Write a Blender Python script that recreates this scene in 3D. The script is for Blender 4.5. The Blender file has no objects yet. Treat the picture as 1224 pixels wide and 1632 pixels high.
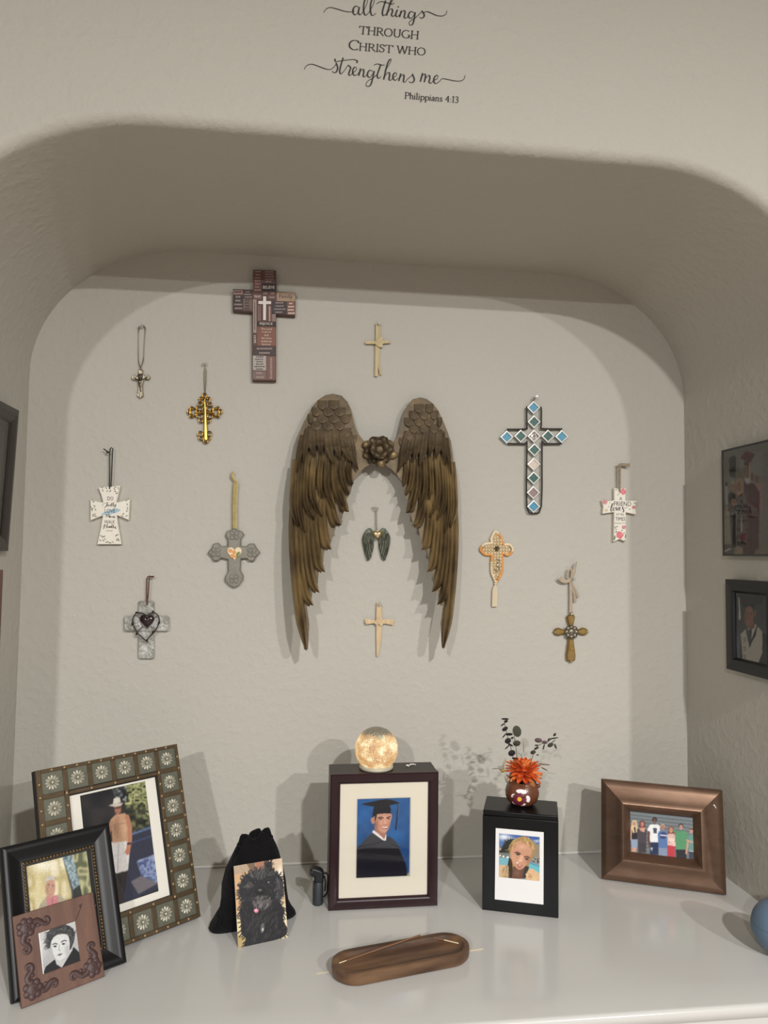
import bpy, bmesh, math, random
import numpy as np
from mathutils import Vector, Matrix
from mathutils.geometry import tessellate_polygon

scene = bpy.context.scene
COL = scene.collection
PI = math.pi

# ------------------------------------------------------------------ camera
F_PX = 1183.4                       # focal length in pixels of the 1224x1632 frame
CAM = Vector((-0.15616, -1.632, 0.66304))
YAW, PITCH, ROLL = 0.1248, 0.0563, 0.0130
cam_f = Vector((math.sin(YAW) * math.cos(PITCH), math.cos(YAW) * math.cos(PITCH), math.sin(PITCH)))
_r = Vector((math.cos(YAW), -math.sin(YAW), 0)); _u = _r.cross(cam_f)
cam_r = _r * math.cos(ROLL) + _u * math.sin(ROLL)
cam_u = _u * math.cos(ROLL) - _r * math.sin(ROLL)
cd = bpy.data.cameras.new('camera'); cam = bpy.data.objects.new('camera', cd); COL.objects.link(cam)
cd.sensor_fit = 'VERTICAL'; cd.sensor_height = 36.0; cd.sensor_width = 27.0
cd.lens = 36.0 * F_PX / 1632.0; cd.clip_start = 0.02
M = Matrix((cam_r, cam_u, -cam_f)).transposed().to_4x4(); M.translation = CAM
cam.matrix_world = M
scene.camera = cam

# ------------------------------------------------------------------ world, lights, exposure
scene.view_settings.view_transform = 'Standard'
scene.view_settings.look = 'None'
scene.view_settings.gamma = 1.0
scene.view_settings.use_curve_mapping = False
scene.view_settings.exposure = 0.11
w = bpy.data.worlds.new('room_ambient'); scene.world = w; w.use_nodes = True
w.node_tree.nodes['Background'].inputs[0].default_value = (1.0, 0.975, 0.94, 1)
w.node_tree.nodes['Background'].inputs[1].default_value = 0.26
def lamp(name, loc, watts, size):
    l = bpy.data.lights.new(name, 'AREA'); l.shape = 'DISK'; l.size = size; l.energy = watts
    l.color = (1.0, 0.99, 0.965)
    o = bpy.data.objects.new(name, l); COL.objects.link(o); o.location = loc
    o.rotation_euler = (math.radians(5), 0, 0)      # recessed gimbal cans, tipped a little towards the niche wall
    return o
lamp('ceiling_lamp', (0.56, -3.0, 1.81), 79, 0.10)
lamp('ceiling_lamp', (1.78, -4.05, 1.81), 112, 0.11)
lamp('ceiling_lamp', (-1.34, -4.25, 1.81), 112, 0.11)

# ------------------------------------------------------------------ helpers
def px_ray(x, y): return cam_f + cam_r * ((x - 612) / F_PX) + cam_u * ((816 - y) / F_PX)
def on(ax, v, x, y):
    d = px_ray(x, y); return CAM + d * ((v - CAM[ax]) / d[ax])
def onwall(x, y, off=0.0): return on(1, -off, x, y)
def onshelf(x, y, z=0.0): return on(2, z, x, y)
def zoom(ox, oy, s):
    return lambda pts: [(ox + a / s, oy + b / s) for a, b in pts]

def lin(c):
    c = c / 255.0
    return c / 12.92 if c <= 0.04045 else ((c + 0.055) / 1.055) ** 2.4
def rgb(r, g, b, k=1.0): return (min(lin(r) * k, 1), min(lin(g) * k, 1), min(lin(b) * k, 1), 1)

MATS = {}
def mat(name, col, rough=0.5, metal=0.0, noise=None, bump=None, spec=0.5, coat=0.0, emit=None, alpha=1.0, trans=0.0, ramp=None, sheen=0.0):
    """noise=(scale, amount, second colour) mottles the colour; bump=(scale, strength, distance)."""
    if name in MATS: return MATS[name]
    m = bpy.data.materials.new(name); m.use_nodes = True; MATS[name] = m
    nt = m.node_tree; b = nt.nodes['Principled BSDF']; L = nt.links
    b.inputs['Base Color'].default_value = col; b.inputs['Roughness'].default_value = rough
    b.inputs['Metallic'].default_value = metal; b.inputs['Specular IOR Level'].default_value = spec
    b.inputs['Coat Weight'].default_value = coat; b.inputs['Alpha'].default_value = alpha
    b.inputs['Transmission Weight'].default_value = trans
    if sheen: b.inputs['Sheen Weight'].default_value = sheen
    tc = nt.nodes.new('ShaderNodeTexCoord')
    if noise:
        n = nt.nodes.new('ShaderNodeTexNoise'); n.inputs['Scale'].default_value = noise[0]; n.inputs['Detail'].default_value = 4
        L.new(tc.outputs['Object'], n.inputs['Vector'])
        if len(noise) > 3:
            mp = nt.nodes.new('ShaderNodeMapping'); mp.inputs['Scale'].default_value = noise[3]
            L.new(tc.outputs['Object'], mp.inputs['Vector']); L.new(mp.outputs[0], n.inputs['Vector'])
        r = nt.nodes.new('ShaderNodeValToRGB'); r.color_ramp.elements[0].position = 0.5 - noise[1]; r.color_ramp.elements[1].position = 0.5 + noise[1]
        r.color_ramp.elements[0].color = col; r.color_ramp.elements[1].color = noise[2]
        L.new(n.outputs['Fac'], r.inputs['Fac']); L.new(r.outputs['Color'], b.inputs['Base Color'])
    if bump:
        n2 = nt.nodes.new('ShaderNodeTexNoise'); n2.inputs['Scale'].default_value = bump[0]; n2.inputs['Detail'].default_value = 3
        L.new(tc.outputs['Object'], n2.inputs['Vector'])
        bp = nt.nodes.new('ShaderNodeBump'); bp.inputs['Strength'].default_value = bump[1]; bp.inputs['Distance'].default_value = bump[2]
        L.new(n2.outputs['Fac'], bp.inputs['Height']); L.new(bp.outputs['Normal'], b.inputs['Normal'])
    if emit:
        b.inputs['Emission Color'].default_value = emit[0]; b.inputs['Emission Strength'].default_value = emit[1]
    return m

def glass_pane():
    if 'pane_glass' in MATS: return MATS['pane_glass']
    m = bpy.data.materials.new('pane_glass'); m.use_nodes = True; MATS['pane_glass'] = m
    nt = m.node_tree; nt.nodes.clear(); L = nt.links
    o = nt.nodes.new('ShaderNodeOutputMaterial'); mx = nt.nodes.new('ShaderNodeMixShader')
    t = nt.nodes.new('ShaderNodeBsdfTransparent'); g = nt.nodes.new('ShaderNodeBsdfGlossy'); g.inputs['Roughness'].default_value = 0.03
    fr = nt.nodes.new('ShaderNodeFresnel'); fr.inputs['IOR'].default_value = 1.45
    L.new(fr.outputs[0], mx.inputs[0]); L.new(t.outputs[0], mx.inputs[1]); L.new(g.outputs[0], mx.inputs[2]); L.new(mx.outputs[0], o.inputs[0])
    return m

def print_mat():
    if 'printed_paper' in MATS: return MATS['printed_paper']
    m = bpy.data.materials.new('printed_paper'); m.use_nodes = True; MATS['printed_paper'] = m
    nt = m.node_tree; b = nt.nodes['Principled BSDF']; b.inputs['Roughness'].default_value = 0.45; b.inputs['Specular IOR Level'].default_value = 0.2
    a = nt.nodes.new('ShaderNodeVertexColor'); a.layer_name = 'ink'
    nt.links.new(a.outputs['Color'], b.inputs['Base Color'])
    return m

def link(o, parent=None):
    COL.objects.link(o)
    if parent is not None: o.parent = parent
    return o
def thing(name, label, cat, loc=(0, 0, 0), rot=(0, 0, 0), group=None):
    o = bpy.data.objects.new(name, None); o.empty_display_size = 0.02; COL.objects.link(o)
    o.location = loc; o.rotation_euler = rot
    return tag(o, label, cat, group)
def tag(o, label=None, cat=None, group=None, kind=None):
    if label: o['label'] = label
    if cat: o['category'] = cat
    if group: o['group'] = group
    if kind: o['kind'] = kind
    return o

class MB:
    """collects vertices and faces of ONE mesh object"""
    def __init__(s): s.v = []; s.f = []
    def add(s, vs, fs):
        k = len(s.v); s.v += [tuple(v) for v in vs]; s.f += [tuple(i + k for i in f) for f in fs]; return s
    def box(s, a, b):
        x0, y0, z0 = a; x1, y1, z1 = b
        return s.add([(x0,y0,z0),(x1,y0,z0),(x1,y1,z0),(x0,y1,z0),(x0,y0,z1),(x1,y0,z1),(x1,y1,z1),(x0,y1,z1)],
                     [(0,3,2,1),(4,5,6,7),(0,1,5,4),(1,2,6,5),(2,3,7,6),(3,0,4,7)])
    def slab(s, outline, y0, y1, ch=0.0):
        """outline: list of (x,z), seen from the front (-y); front at y0, back at y1; ch = front chamfer"""
        P = [Vector((a, b)) for a, b in outline]; n = len(P)
        area = sum(P[i].x * P[(i+1) % n].y - P[(i+1) % n].x * P[i].y for i in range(n))
        if area < 0: P.reverse()
        rings = []
        if ch > 0:
            Q = []
            for i in range(n):
                e1 = (P[i] - P[i-1]); e2 = (P[(i+1) % n] - P[i])
                e1 = e1.normalized() if e1.length > 1e-9 else Vector((1, 0)); e2 = e2.normalized() if e2.length > 1e-9 else e1
                nn = Vector((-e1.y - e2.y, e1.x + e2.x)); d = nn.length_squared
                nn = nn * (2.0 / d) if d > 0.5 else nn.normalized() * 1.0 if d > 1e-6 else Vector((0, 0))
                Q.append(P[i] + nn * ch)
            rings = [(Q, y0), (P, y0 + ch), (P, y1)]
        else: rings = [(P, y0), (P, y1)]
        vs = []; fs = []
        for R, y in rings: vs += [(p.x, y, p.y) for p in R]
        for k in range(len(rings) - 1):
            for i in range(n):
                j = (i + 1) % n; fs.append((k*n+i, (k+1)*n+i, (k+1)*n+j, k*n+j))
        top = rings[0][0]; tri = tessellate_polygon([[Vector((p.x, p.y, 0)) for p in top]])
        for t in tri:
            a, b, c = t
            cr = (top[b].x-top[a].x)*(top[c].y-top[a].y)-(top[b].y-top[a].y)*(top[c].x-top[a].x)
            if cr < 0: a, c = c, a
            fs.append((a, b, c)); o = (len(rings)-1)*n; fs.append((o+c, o+b, o+a))
        return s.add(vs, fs)
    def tube(s, pts, r, sides=8, closed=False, flat=1.0, flat_axis=None):
        P = [Vector(p) for p in pts]; n = len(P); rr = r if isinstance(r, (list, tuple)) else [r] * n
        up = Vector((0.137, -0.93, 0.31)).normalized(); vs = []; fs = []
        for i in range(n):
            a = P[i-1] if (i > 0 or closed) else P[i]; b = P[(i+1) % n] if (i < n-1 or closed) else P[i]
            t = (b - a); t = t.normalized() if t.length > 1e-9 else Vector((0, 0, 1))
            x = up.cross(t)
            if x.length < 1e-3: x = Vector((1, 0, 0)).cross(t)
            x.normalize(); y = t.cross(x)
            for k in range(sides):
                an = 2 * PI * k / sides
                vs.append(P[i] + x * (math.cos(an) * rr[i]) + y * (math.sin(an) * rr[i] * flat))
        m = n if closed else n - 1
        for i in range(m):
            for k in range(sides):
                k2 = (k + 1) % sides; j = (i + 1) % n
                fs.append((i*sides+k, i*sides+k2, j*sides+k2, j*sides+k))
        if not closed: fs.append(tuple(range(sides - 1, -1, -1))); fs.append(tuple((n-1)*sides + k for k in range(sides)))
        return s.add(vs, fs)
    def lathe(s, prof, c=(0, 0, 0), seg=24, axis='z'):
        vs = []; fs = []; n = len(prof)
        for i, (r, h) in enumerate(prof):
            for k in range(seg):
                a = 2 * PI * k / seg; p = (r * math.cos(a), r * math.sin(a), h)
                if axis == 'y': p = (p[0], -p[2], p[1])
                if axis == 'x': p = (p[2], p[0], p[1])
                vs.append((p[0] + c[0], p[1] + c[1], p[2] + c[2]))
        for i in range(n - 1):
            for k in range(seg):
                k2 = (k + 1) % seg; fs.append((i*seg+k, i*seg+k2, (i+1)*seg+k2, (i+1)*seg+k))
        fs.append(tuple(range(seg - 1, -1, -1))); fs.append(tuple((n-1)*seg + k for k in range(seg)))
        return s.add(vs, fs)
    def ball(s, c, r, seg=10, rings=6, sc=(1, 1, 1)):
        vs = [(c[0], c[1], c[2] + r * sc[2])]; fs = []
        for i in range(1, rings):
            t = PI * i / rings
            for k in range(seg):
                a = 2 * PI * k / seg
                vs.append((c[0] + r*sc[0]*math.sin(t)*math.cos(a), c[1] + r*sc[1]*math.sin(t)*math.sin(a), c[2] + r*sc[2]*math.cos(t)))
        vs.append((c[0], c[1], c[2] - r * sc[2])); e = len(vs) - 1
        for k in range(seg): fs.append((0, 1 + k, 1 + (k+1) % seg)); fs.append((e, e - seg + (k+1) % seg, e - seg + k))
        for i in range(rings - 2):
            for k in range(seg):
                k2 = (k+1) % seg; o = 1 + i*seg; fs.append((o+k, o+seg+k, o+seg+k2, o+k2))
        return s.add(vs, fs)
    def grid(s, rows):
        n = len(rows[0]); vs = [p for r in rows for p in r]; fs = []
        for i in range(len(rows) - 1):
            for k in range(n - 1): fs.append((i*n+k, i*n+k+1, (i+1)*n+k+1, (i+1)*n+k))
        return s.add(vs, fs)
    def mesh(s, name, smooth=None, origin=None):
        me = bpy.data.meshes.new(name); o = origin or (0, 0, 0)
        me.from_pydata([(v[0]-o[0], v[1]-o[1], v[2]-o[2]) for v in s.v], [], s.f); me.validate(); me.update()
        bm = bmesh.new(); bm.from_mesh(me); bmesh.ops.recalc_face_normals(bm, faces=bm.faces); bm.to_mesh(me); bm.free()
        if smooth is not None:
            me.polygons.foreach_set('use_smooth', [True] * len(me.polygons))
            me.set_sharp_from_angle(angle=math.radians(smooth))
        return me
    def build(s, name, m, parent=None, smooth=None, origin=None, bevel=None):
        """vertices are world coordinates when origin is given (the parent's location), else local"""
        me = s.mesh(name, smooth, origin)
        o = bpy.data.objects.new(name, me); me.materials.append(m); link(o, parent)
        if bevel:
            bv = o.modifiers.new('soft_edge', 'BEVEL'); bv.width = bevel[0]; bv.segments = bevel[1]; bv.limit_method = 'ANGLE'; bv.angle_limit = math.radians(40)
            me.polygons.foreach_set('use_smooth', [True] * len(me.polygons)); me.set_sharp_from_angle(angle=math.radians(35))
        return o

def copy_part(o, parent, mw=None):
    c = o.copy(); COL.objects.link(c); c.parent = parent
    if mw is not None: c.matrix_local = mw
    return c

_txt = {}
def text_mesh(body, size):
    """flat lettering from Blender's built-in font: list of (x,z) triangles, centred"""
    if body not in _txt:
        cu = bpy.data.curves.new('lettering', 'FONT'); cu.body = body; cu.size = 1.0; cu.align_x = 'CENTER'; cu.align_y = 'CENTER'; cu.resolution_u = 2
        ob = bpy.data.objects.new('lettering', cu); COL.objects.link(ob)
        dg = bpy.context.evaluated_depsgraph_get(); me = bpy.data.meshes.new_from_object(ob.evaluated_get(dg))
        _txt[body] = ([(v.co.x, v.co.y) for v in me.vertices], [tuple(p.vertices) for p in me.polygons])
        bpy.data.objects.remove(ob); bpy.data.curves.remove(cu); bpy.data.meshes.remove(me)
    V, Fc = _txt[body]
    return V, Fc

def ell(cx, cy, rx, ry, n=24, a0=0.0, rot=0.0):
    out = []
    for k in range(n):
        a = a0 + 2*PI*k/n; x = rx*math.cos(a); y = ry*math.sin(a)
        out.append((cx + x*math.cos(rot) - y*math.sin(rot), cy + x*math.sin(rot) + y*math.cos(rot)))
    return out
def heart(cx, cz, sx, sz, n=36):
    """heart outline, point down; sx, sz half width and height"""
    out = []
    for k in range(n):
        t = 2*PI*k/n
        x = math.sin(t)**3; z = (13*math.cos(t) - 5*math.cos(2*t) - 2*math.cos(3*t) - math.cos(4*t)) / 16.0
        out.append((cx + x*sx, cz + (z + 0.16)*sz))
    return out
def smooth_path(pts, n=6, closed=False):
    """Catmull-Rom through 2-D or 3-D points"""
    P = [np.array(p, float) for p in pts]; m = len(P); out = []
    for i in range(m if closed else m - 1):
        p0 = P[(i-1) % m] if (closed or i > 0) else P[i]; p1 = P[i]; p2 = P[(i+1) % m]
        p3 = P[(i+2) % m] if (closed or i + 2 < m) else p2
        for k in range(n):
            t = k / n
            out.append(tuple(0.5*((2*p1) + (p2-p0)*t + (2*p0-5*p1+4*p2-p3)*t*t + (3*p1-p0-3*p2+p3)*t**3)))
    if not closed: out.append(tuple(P[-1]))
    return out
# ------------------------------------------------------------------ the setting
XL, XR, H, D, SF, RX, RZ = -0.7099, 0.7579, 1.3182, 0.4979, 0.568, 0.3312, 0.2832
ZC, ZF, XO = 1.98, -0.92, 2.3          # ceiling, room floor, half width of the front wall
def wall_material(name, c1, c2):
    m = mat(name, c1, 0.62, noise=(3.0, 0.35, c2), spec=0.35)
    nt = m.node_tree; b = nt.nodes['Principled BSDF']; L = nt.links; tc = nt.nodes.new('ShaderNodeTexCoord')
    n1 = nt.nodes.new('ShaderNodeTexNoise'); n1.inputs['Scale'].default_value = 55; n1.inputs['Detail'].default_value = 3
    n2 = nt.nodes.new('ShaderNodeTexNoise'); n2.inputs['Scale'].default_value = 140; n2.inputs['Detail'].default_value = 2
    r = nt.nodes.new('ShaderNodeValToRGB'); r.color_ramp.elements[0].position = 0.47; r.color_ramp.elements[1].position = 0.66
    ad = nt.nodes.new('ShaderNodeMath'); ad.operation = 'MULTIPLY_ADD'; ad.inputs[1].default_value = 0.35
    bp = nt.nodes.new('ShaderNodeBump'); bp.inputs['Strength'].default_value = 0.20; bp.inputs['Distance'].default_value = 0.003
    for n in (n1, n2): L.new(tc.outputs['Object'], n.inputs['Vector'])
    L.new(n1.outputs['Fac'], r.inputs['Fac']); L.new(n2.outputs['Fac'], ad.inputs[0]); L.new(r.outputs['Color'], ad.inputs[2])
    L.new(ad.outputs[0], bp.inputs['Height']); L.new(bp.outputs['Normal'], b.inputs['Normal'])
    return m
WALL = wall_material('painted_plaster', (0.512, 0.488, 0.434, 1), (0.494, 0.470, 0.418, 1))
WHITE = mat('white_gloss_paint', (0.575, 0.565, 0.545, 1), 0.16, noise=(2.0, 0.4, (0.555, 0.545, 0.525, 1)), bump=(9, 0.05, 0.002))
CEIL = mat('ceiling_paint', (0.62, 0.59, 0.53, 1), 0.8, bump=(60, 0.2, 0.002))
FLOOR = mat('room_floor', (0.30, 0.25, 0.20, 1), 0.5, noise=(4, 0.3, (0.24, 0.2, 0.16, 1)))

def arch_path():
    """(x, z, outward normal) along the opening from the left foot over the top to the right foot"""
    out = []
    for z in np.linspace(-0.02, H - RZ, 9)[:-1]: out.append((XL, z, -1, 0))
    for a in np.linspace(0, PI/2, 25):
        nx, nz = -math.cos(a)/RX, math.sin(a)/RZ; l = math.hypot(nx, nz)
        out.append((XL + RX*(1 - math.cos(a)), H - RZ*(1 - math.sin(a)), nx/l, nz/l))
    for x in np.linspace(XL + RX, XR - RX, 10)[1:-1]: out.append((x, H, 0, 1))
    for a in np.linspace(PI/2, 0, 25):
        nx, nz = math.cos(a)/RX, math.sin(a)/RZ; l = math.hypot(nx, nz)
        out.append((XR - RX*(1 - math.cos(a)), H - RZ*(1 - math.sin(a)), nx/l, nz/l))
    for z in np.linspace(H - RZ, -0.02, 9)[1:]: out.append((XR, z, 1, 0))
    return out
AP = arch_path(); RB = 0.020            # radius of the rounded plaster edge
# the lining of the niche with its rounded front edge
prof = [(0.01, 0.0), (-0.12, 0.0), (-0.25, 0.0), (-0.38, 0.0)] + [(-D + RB - RB*math.sin(a), RB*(1 - math.cos(a))) for a in np.linspace(0, PI/2, 7)]
tag(MB().grid([[(x + nx*o, y, z + nz*o) for y, o in prof] for x, z, nx, nz in AP]).build('wall_niche', WALL, None, 50), 'curved greige plaster lining of the arched niche', None, None, 'structure')
# the room wall around the opening
n = len(AP); rows = []
iL = 8; iT0 = iL + 24; iT1 = n - 8 - 25; iR = n - 9
for i, (x, z, nx, nz) in enumerate(AP):
    if i <= iL: q = (-XO, z)
    elif i < iL + 12: q = (-XO, H - RZ + (ZC - H + RZ)*(i - iL)/12)
    elif i <= iT0: q = (-XO + (XL + RX + XO)*(i - iL - 12)/12, ZC)
    elif i < iT1: q = (x, ZC)
    elif i <= iT1 + 12: q = (XR - RX + (XO - XR + RX)*(i - iT1)/12, ZC)
    elif i <= iR: q = (XO, ZC + (H - RZ - ZC)*(i - iT1 - 12)/12)
    else: q = (XO, z)
    rows.append([(x + nx*RB, -D, z + nz*RB), (q[0], -D, q[1])])
tag(MB().grid(rows).build('wall_front', WALL), None, None, None, 'structure')
tag(MB().box((-XO, -D, ZF), (XO, -D + 0.1, -0.021)).build('wall_lower', WALL), None, None, None, 'structure')
tag(MB().box((XL - 0.35, 0.0, -0.1), (XR + 0.35, 0.08, H + 0.15)).build('wall_back', WALL), None, None, None, 'structure')
tag(MB().box((-3.2, -6.0, ZC), (3.2, -D, ZC + 0.05)).build('ceiling', CEIL), None, None, None, 'structure')
tag(MB().box((-3.2, -6.0, ZF - 0.05), (3.2, -D, ZF)).build('floor', FLOOR), None, None, None, 'structure')
# painted shelf: slab inside the niche, rounded nosing in front of the wall, apron strip under it
sh = MB()
nose = [(-0.018, 0), (-SF + 0.007, 0)] + [(-SF + 0.007 - 0.007*math.sin(a), -0.007 + 0.007*math.cos(a)) for a in np.linspace(0.3, PI/2, 5)] + [(-SF, -0.012), (-SF + 0.004, -0.019), (-D + 0.003, -0.0205)]
xs = [XL - 0.06, XR + 0.06]
V = [(x, y, z) for x in xs for y, z in nose[1:]] ; k = len(nose) - 1
inner = [(XL, -D), (XR, -D), (XR, 0), (XL, 0)]
sh.grid([[(x, y, z) for y, z in [(-D, 0)] + nose[1:]] for x in xs])
for x in xs: sh.add([(x, -D, 0)] + [(x, y, z) for y, z in nose[1:]], [tuple(range(len(nose)))])
sh.add([(XL, -D, 0), (XR, -D, 0), (XR, 0.004, 0), (XL, 0.004, 0)], [(0, 1, 2, 3)])
sh.add([(XL - .06, -D, 0), (XL, -D, 0), (XL, -D, -.02), (XL - .06, -D, -.02)], [(0, 1, 2, 3)])
tag(sh.build('floor_niche_shelf', WHITE, None, 30), 'glossy white painted shelf of the niche', None, None, 'structure')
tag(MB().slab([(XL - .05, -0.075), (XR + .05, -0.075), (XR + .05, -0.0205), (XL - .05, -0.0205)], -SF + 0.022, -D, 0.003).build('trim_1', WHITE), None, None, None, 'structure')
# thin bead of caulk where the shelf meets the plaster
CAULK = mat('white_caulk', (0.66, 0.645, 0.61, 1), 0.35)
tag(MB().slab([(XL, 0), (XR, 0), (XR, 0.005), (XL, 0.005)], -0.004, 0.001, 0.0018).build('trim_2', CAULK), None, None, None, 'structure')
# ------------------------------------------------------------------ things on the back wall
def wx(pts, off):
    """pixel outline -> (x, z) on the plane `off` in front of the back wall"""
    out = []
    for x, y in pts: p = onwall(x, y, off); out.append((p.x, p.z))
    return out
def w3(pts, off): return [onwall(x, y, off) for x, y in pts]
def wall_slab(px, off, th, ch=0.0): return MB().slab(wx(px, off), -off, -off + th, ch)
def wtext(mb, body, cx, cy, wpx, hpx, off, rot=0.0, shear=0.0, quad=None):
    V, Fc = text_mesh(body, 1)
    xs = [v[0] for v in V]; ys = [v[1] for v in V]; x0, x1, y0, y1 = min(xs), max(xs), min(ys), max(ys)
    vs = []
    for a, b in V:
        u = ((a - x0)/max(x1 - x0, 1e-6) - 0.5)*wpx; v = ((b - y0)/max(y1 - y0, 1e-6) - 0.5)*hpx; u += v*shear
        X = cx + u*math.cos(rot) + v*math.sin(rot); Y = cy + u*math.sin(rot) - v*math.cos(rot)
        vs.append(tuple(onwall(X, Y, off)))
    return mb.add(vs, Fc)
def wbar(mb, x0, y0, x1, y1, off):
    return mb.add([tuple(onwall(*q, off)) for q in ((x0, y1), (x1, y1), (x1, y0), (x0, y0))], [(0, 1, 2, 3)])
K1 = 1.2
CLEAR = mat('clear_plastic', (0.55, 0.54, 0.50, 1), 0.2, spec=0.5, alpha=0.5)
def pin(px, py, label):
    p = onwall(px, py); m = MB().lathe([(0.0006, 0), (0.0006, 0.006), (0.0042, 0.006), (0.0045, 0.008), (0.0022, 0.010), (0.0022, 0.015), (0.0030, 0.0165), (0.0030, 0.018)], (0, 0, 0), 12, 'y')
    tag(m.build('push_pin', CLEAR, None, 40), label, 'pin').location = p

# --- large bronze wings
WZ = zoom(440, 600, 3.547)
BRONZE = mat('aged_bronze', rgb(98, 83, 63, 1.0), 0.46, 0.5, noise=(34, 0.16, rgb(160, 138, 98, 1.0), (1, 1, 0.35)), bump=(160, 0.3, 0.002))
BRONZE_D = mat('aged_bronze_dark', rgb(78, 66, 51, 1.0), 0.5, 0.5, noise=(30, 0.2, rgb(106, 90, 66, 1.0)), bump=(120, 0.3, 0.002))
wing_loc = onwall(*WZ([(585, 1545)])[0])
wings = thing('bronze_wings', 'large pair of bronze angel wings joined by a metal rose', 'wall ornament', wing_loc)
wl = [(320,97),(370,108),(405,145),(425,190),(437,240),(448,290),(470,330),(500,368),(530,380),(560,400),(560,470),(535,495),(500,515),(470,545),(445,580),(430,620),(420,660),(412,700),(402,750),(390,800),(372,853),(352,835),(330,930),(305,985),(290,978),(282,1050),(270,1112),(257,1103),(252,1170),(237,1228),(222,1218),(215,1270),(204,1303),(190,1298),(188,1400),(183,1500),(180,1540),(170,1550),(158,1540),(140,1440),(118,1300),(103,1150),(95,1000),(88,900),(85,800),(85,720),(92,600),(100,500),(110,420),(122,350),(145,290),(175,225),(205,170),(240,130),(280,105)]
def wing_map(side):
    if side < 0: return lambda p: p
    return lambda p: (1020 - (p[0] - 85)*0.874, 118 + (p[1] - 97)*0.9787)
def w_off(y): return 0.026 + 0.058*(y - 97)/1450.0
def wp(p, lift, side):
    q = wing_map(side)(p); return onwall(*WZ([q])[0], w_off(p[1]) + lift)
def inside(p, poly):
    c = False; j = len(poly) - 1
    for i in range(len(poly)):
        if (poly[i][1] > p[1]) != (poly[j][1] > p[1]) and p[0] < (poly[j][0]-poly[i][0])*(p[1]-poly[i][1])/(poly[j][1]-poly[i][1]) + poly[i][0]: c = not c
        j = i
    return c
def feather(path, half, lift, rise, side, name, parent, m, tip=0.30, skew=0.0):
    P = smooth_path([(x - half*0.55*skew, y) for x, y in path], 5); n = len(P); rows = []
    for i, (x, y) in enumerate(P):
        t = i/(n - 1); a = P[max(i-1, 0)]; b = P[min(i+1, n-1)]; dx, dy = b[0]-a[0], b[1]-a[1]; l = math.hypot(dx, dy) or 1
        nx, ny = dy/l, -dx/l
        wd = half*(0.82 + 0.18*min(t*4, 1)) if t < 1 - tip else half*max(0.05, (1 - (t - 1 + tip)/tip)**0.72)
        row = []
        for s, h in ((-1, -0.004), (-1, 0.0), (-0.72, 0.72), (-0.5, 1.0), (-0.28, 0.72), (0, 0.12), (0.28, 0.72), (0.5, 1.0), (0.72, 0.72), (1, 0.0), (1, -0.004)):
            hh = h if h < 0 else h*rise*min(1.0, 0.35 + wd/half)
            so = s*wd + (half - wd)*skew*(t > 1 - tip); row.append(tuple(wp((x + nx*so, y + ny*so), lift*min(1.0, 0.12 + t*2.2) + hh*min(1.0, 0.2 + t*2) + 0.0015*t, side)))
        rows.append(row)
    return MB().grid(rows).build(name, m, parent, 35, wing_loc)
prim = [([(112,640),(100,850),(110,1100),(138,1360),(170,1546)],27),([(150,650),(140,850),(148,1050),(172,1200),(200,1303)],25),([(192,640),(182,820),(192,1000),(212,1130),(234,1228)],25),([(236,640),(226,800),(236,940),(250,1040),(266,1112)],25),([(282,640),(272,760),(280,860),(290,930),(302,985)],25),([(328,610),(320,700),(332,780),(345,820),(366,853)],25),([(378,570),(372,640),(384,690),(396,735),(402,770)],24)]
seco = [([(116,470),(105,600),(100,720),(112,800),(122,850)],20),([(150,450),(138,580),(134,720),(146,820),(160,885)],19),([(182,430),(172,560),(168,680),(182,750),(212,812)],19),([(222,430),(212,540),(206,640),(222,720),(256,795)],20),([(262,430),(254,520),(250,590),(252,640),(262,690)],17),([(298,440),(292,540),(292,620),(306,690),(330,757)],20),([(338,450),(332,530),(336,610),(352,680),(376,737)],20),([(380,450),(376,520),(384,590),(396,630),(414,668)],19),([(420,460),(416,510),(418,560),(424,590),(436,612)],16)]
cove = [([(150,330),(142,390),(134,440),(126,490),(118,540)],15),([(176,300),(172,350),(166,400),(160,445),(152,490)],18),([(198,280),(202,360),(204,390),(212,420),(222,452)],24),([(242,280),(246,355),(248,385),(254,410),(260,440)],22),([(284,285),(294,375),(302,415),(312,455),(326,492)],25),([(328,290),(340,375),(346,405),(356,440),(370,470)],23),([(370,300),(386,385),(394,415),(406,450),(424,482)],24),([(410,315),(426,400),(432,440),(444,485),(464,530)],22)]
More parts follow.
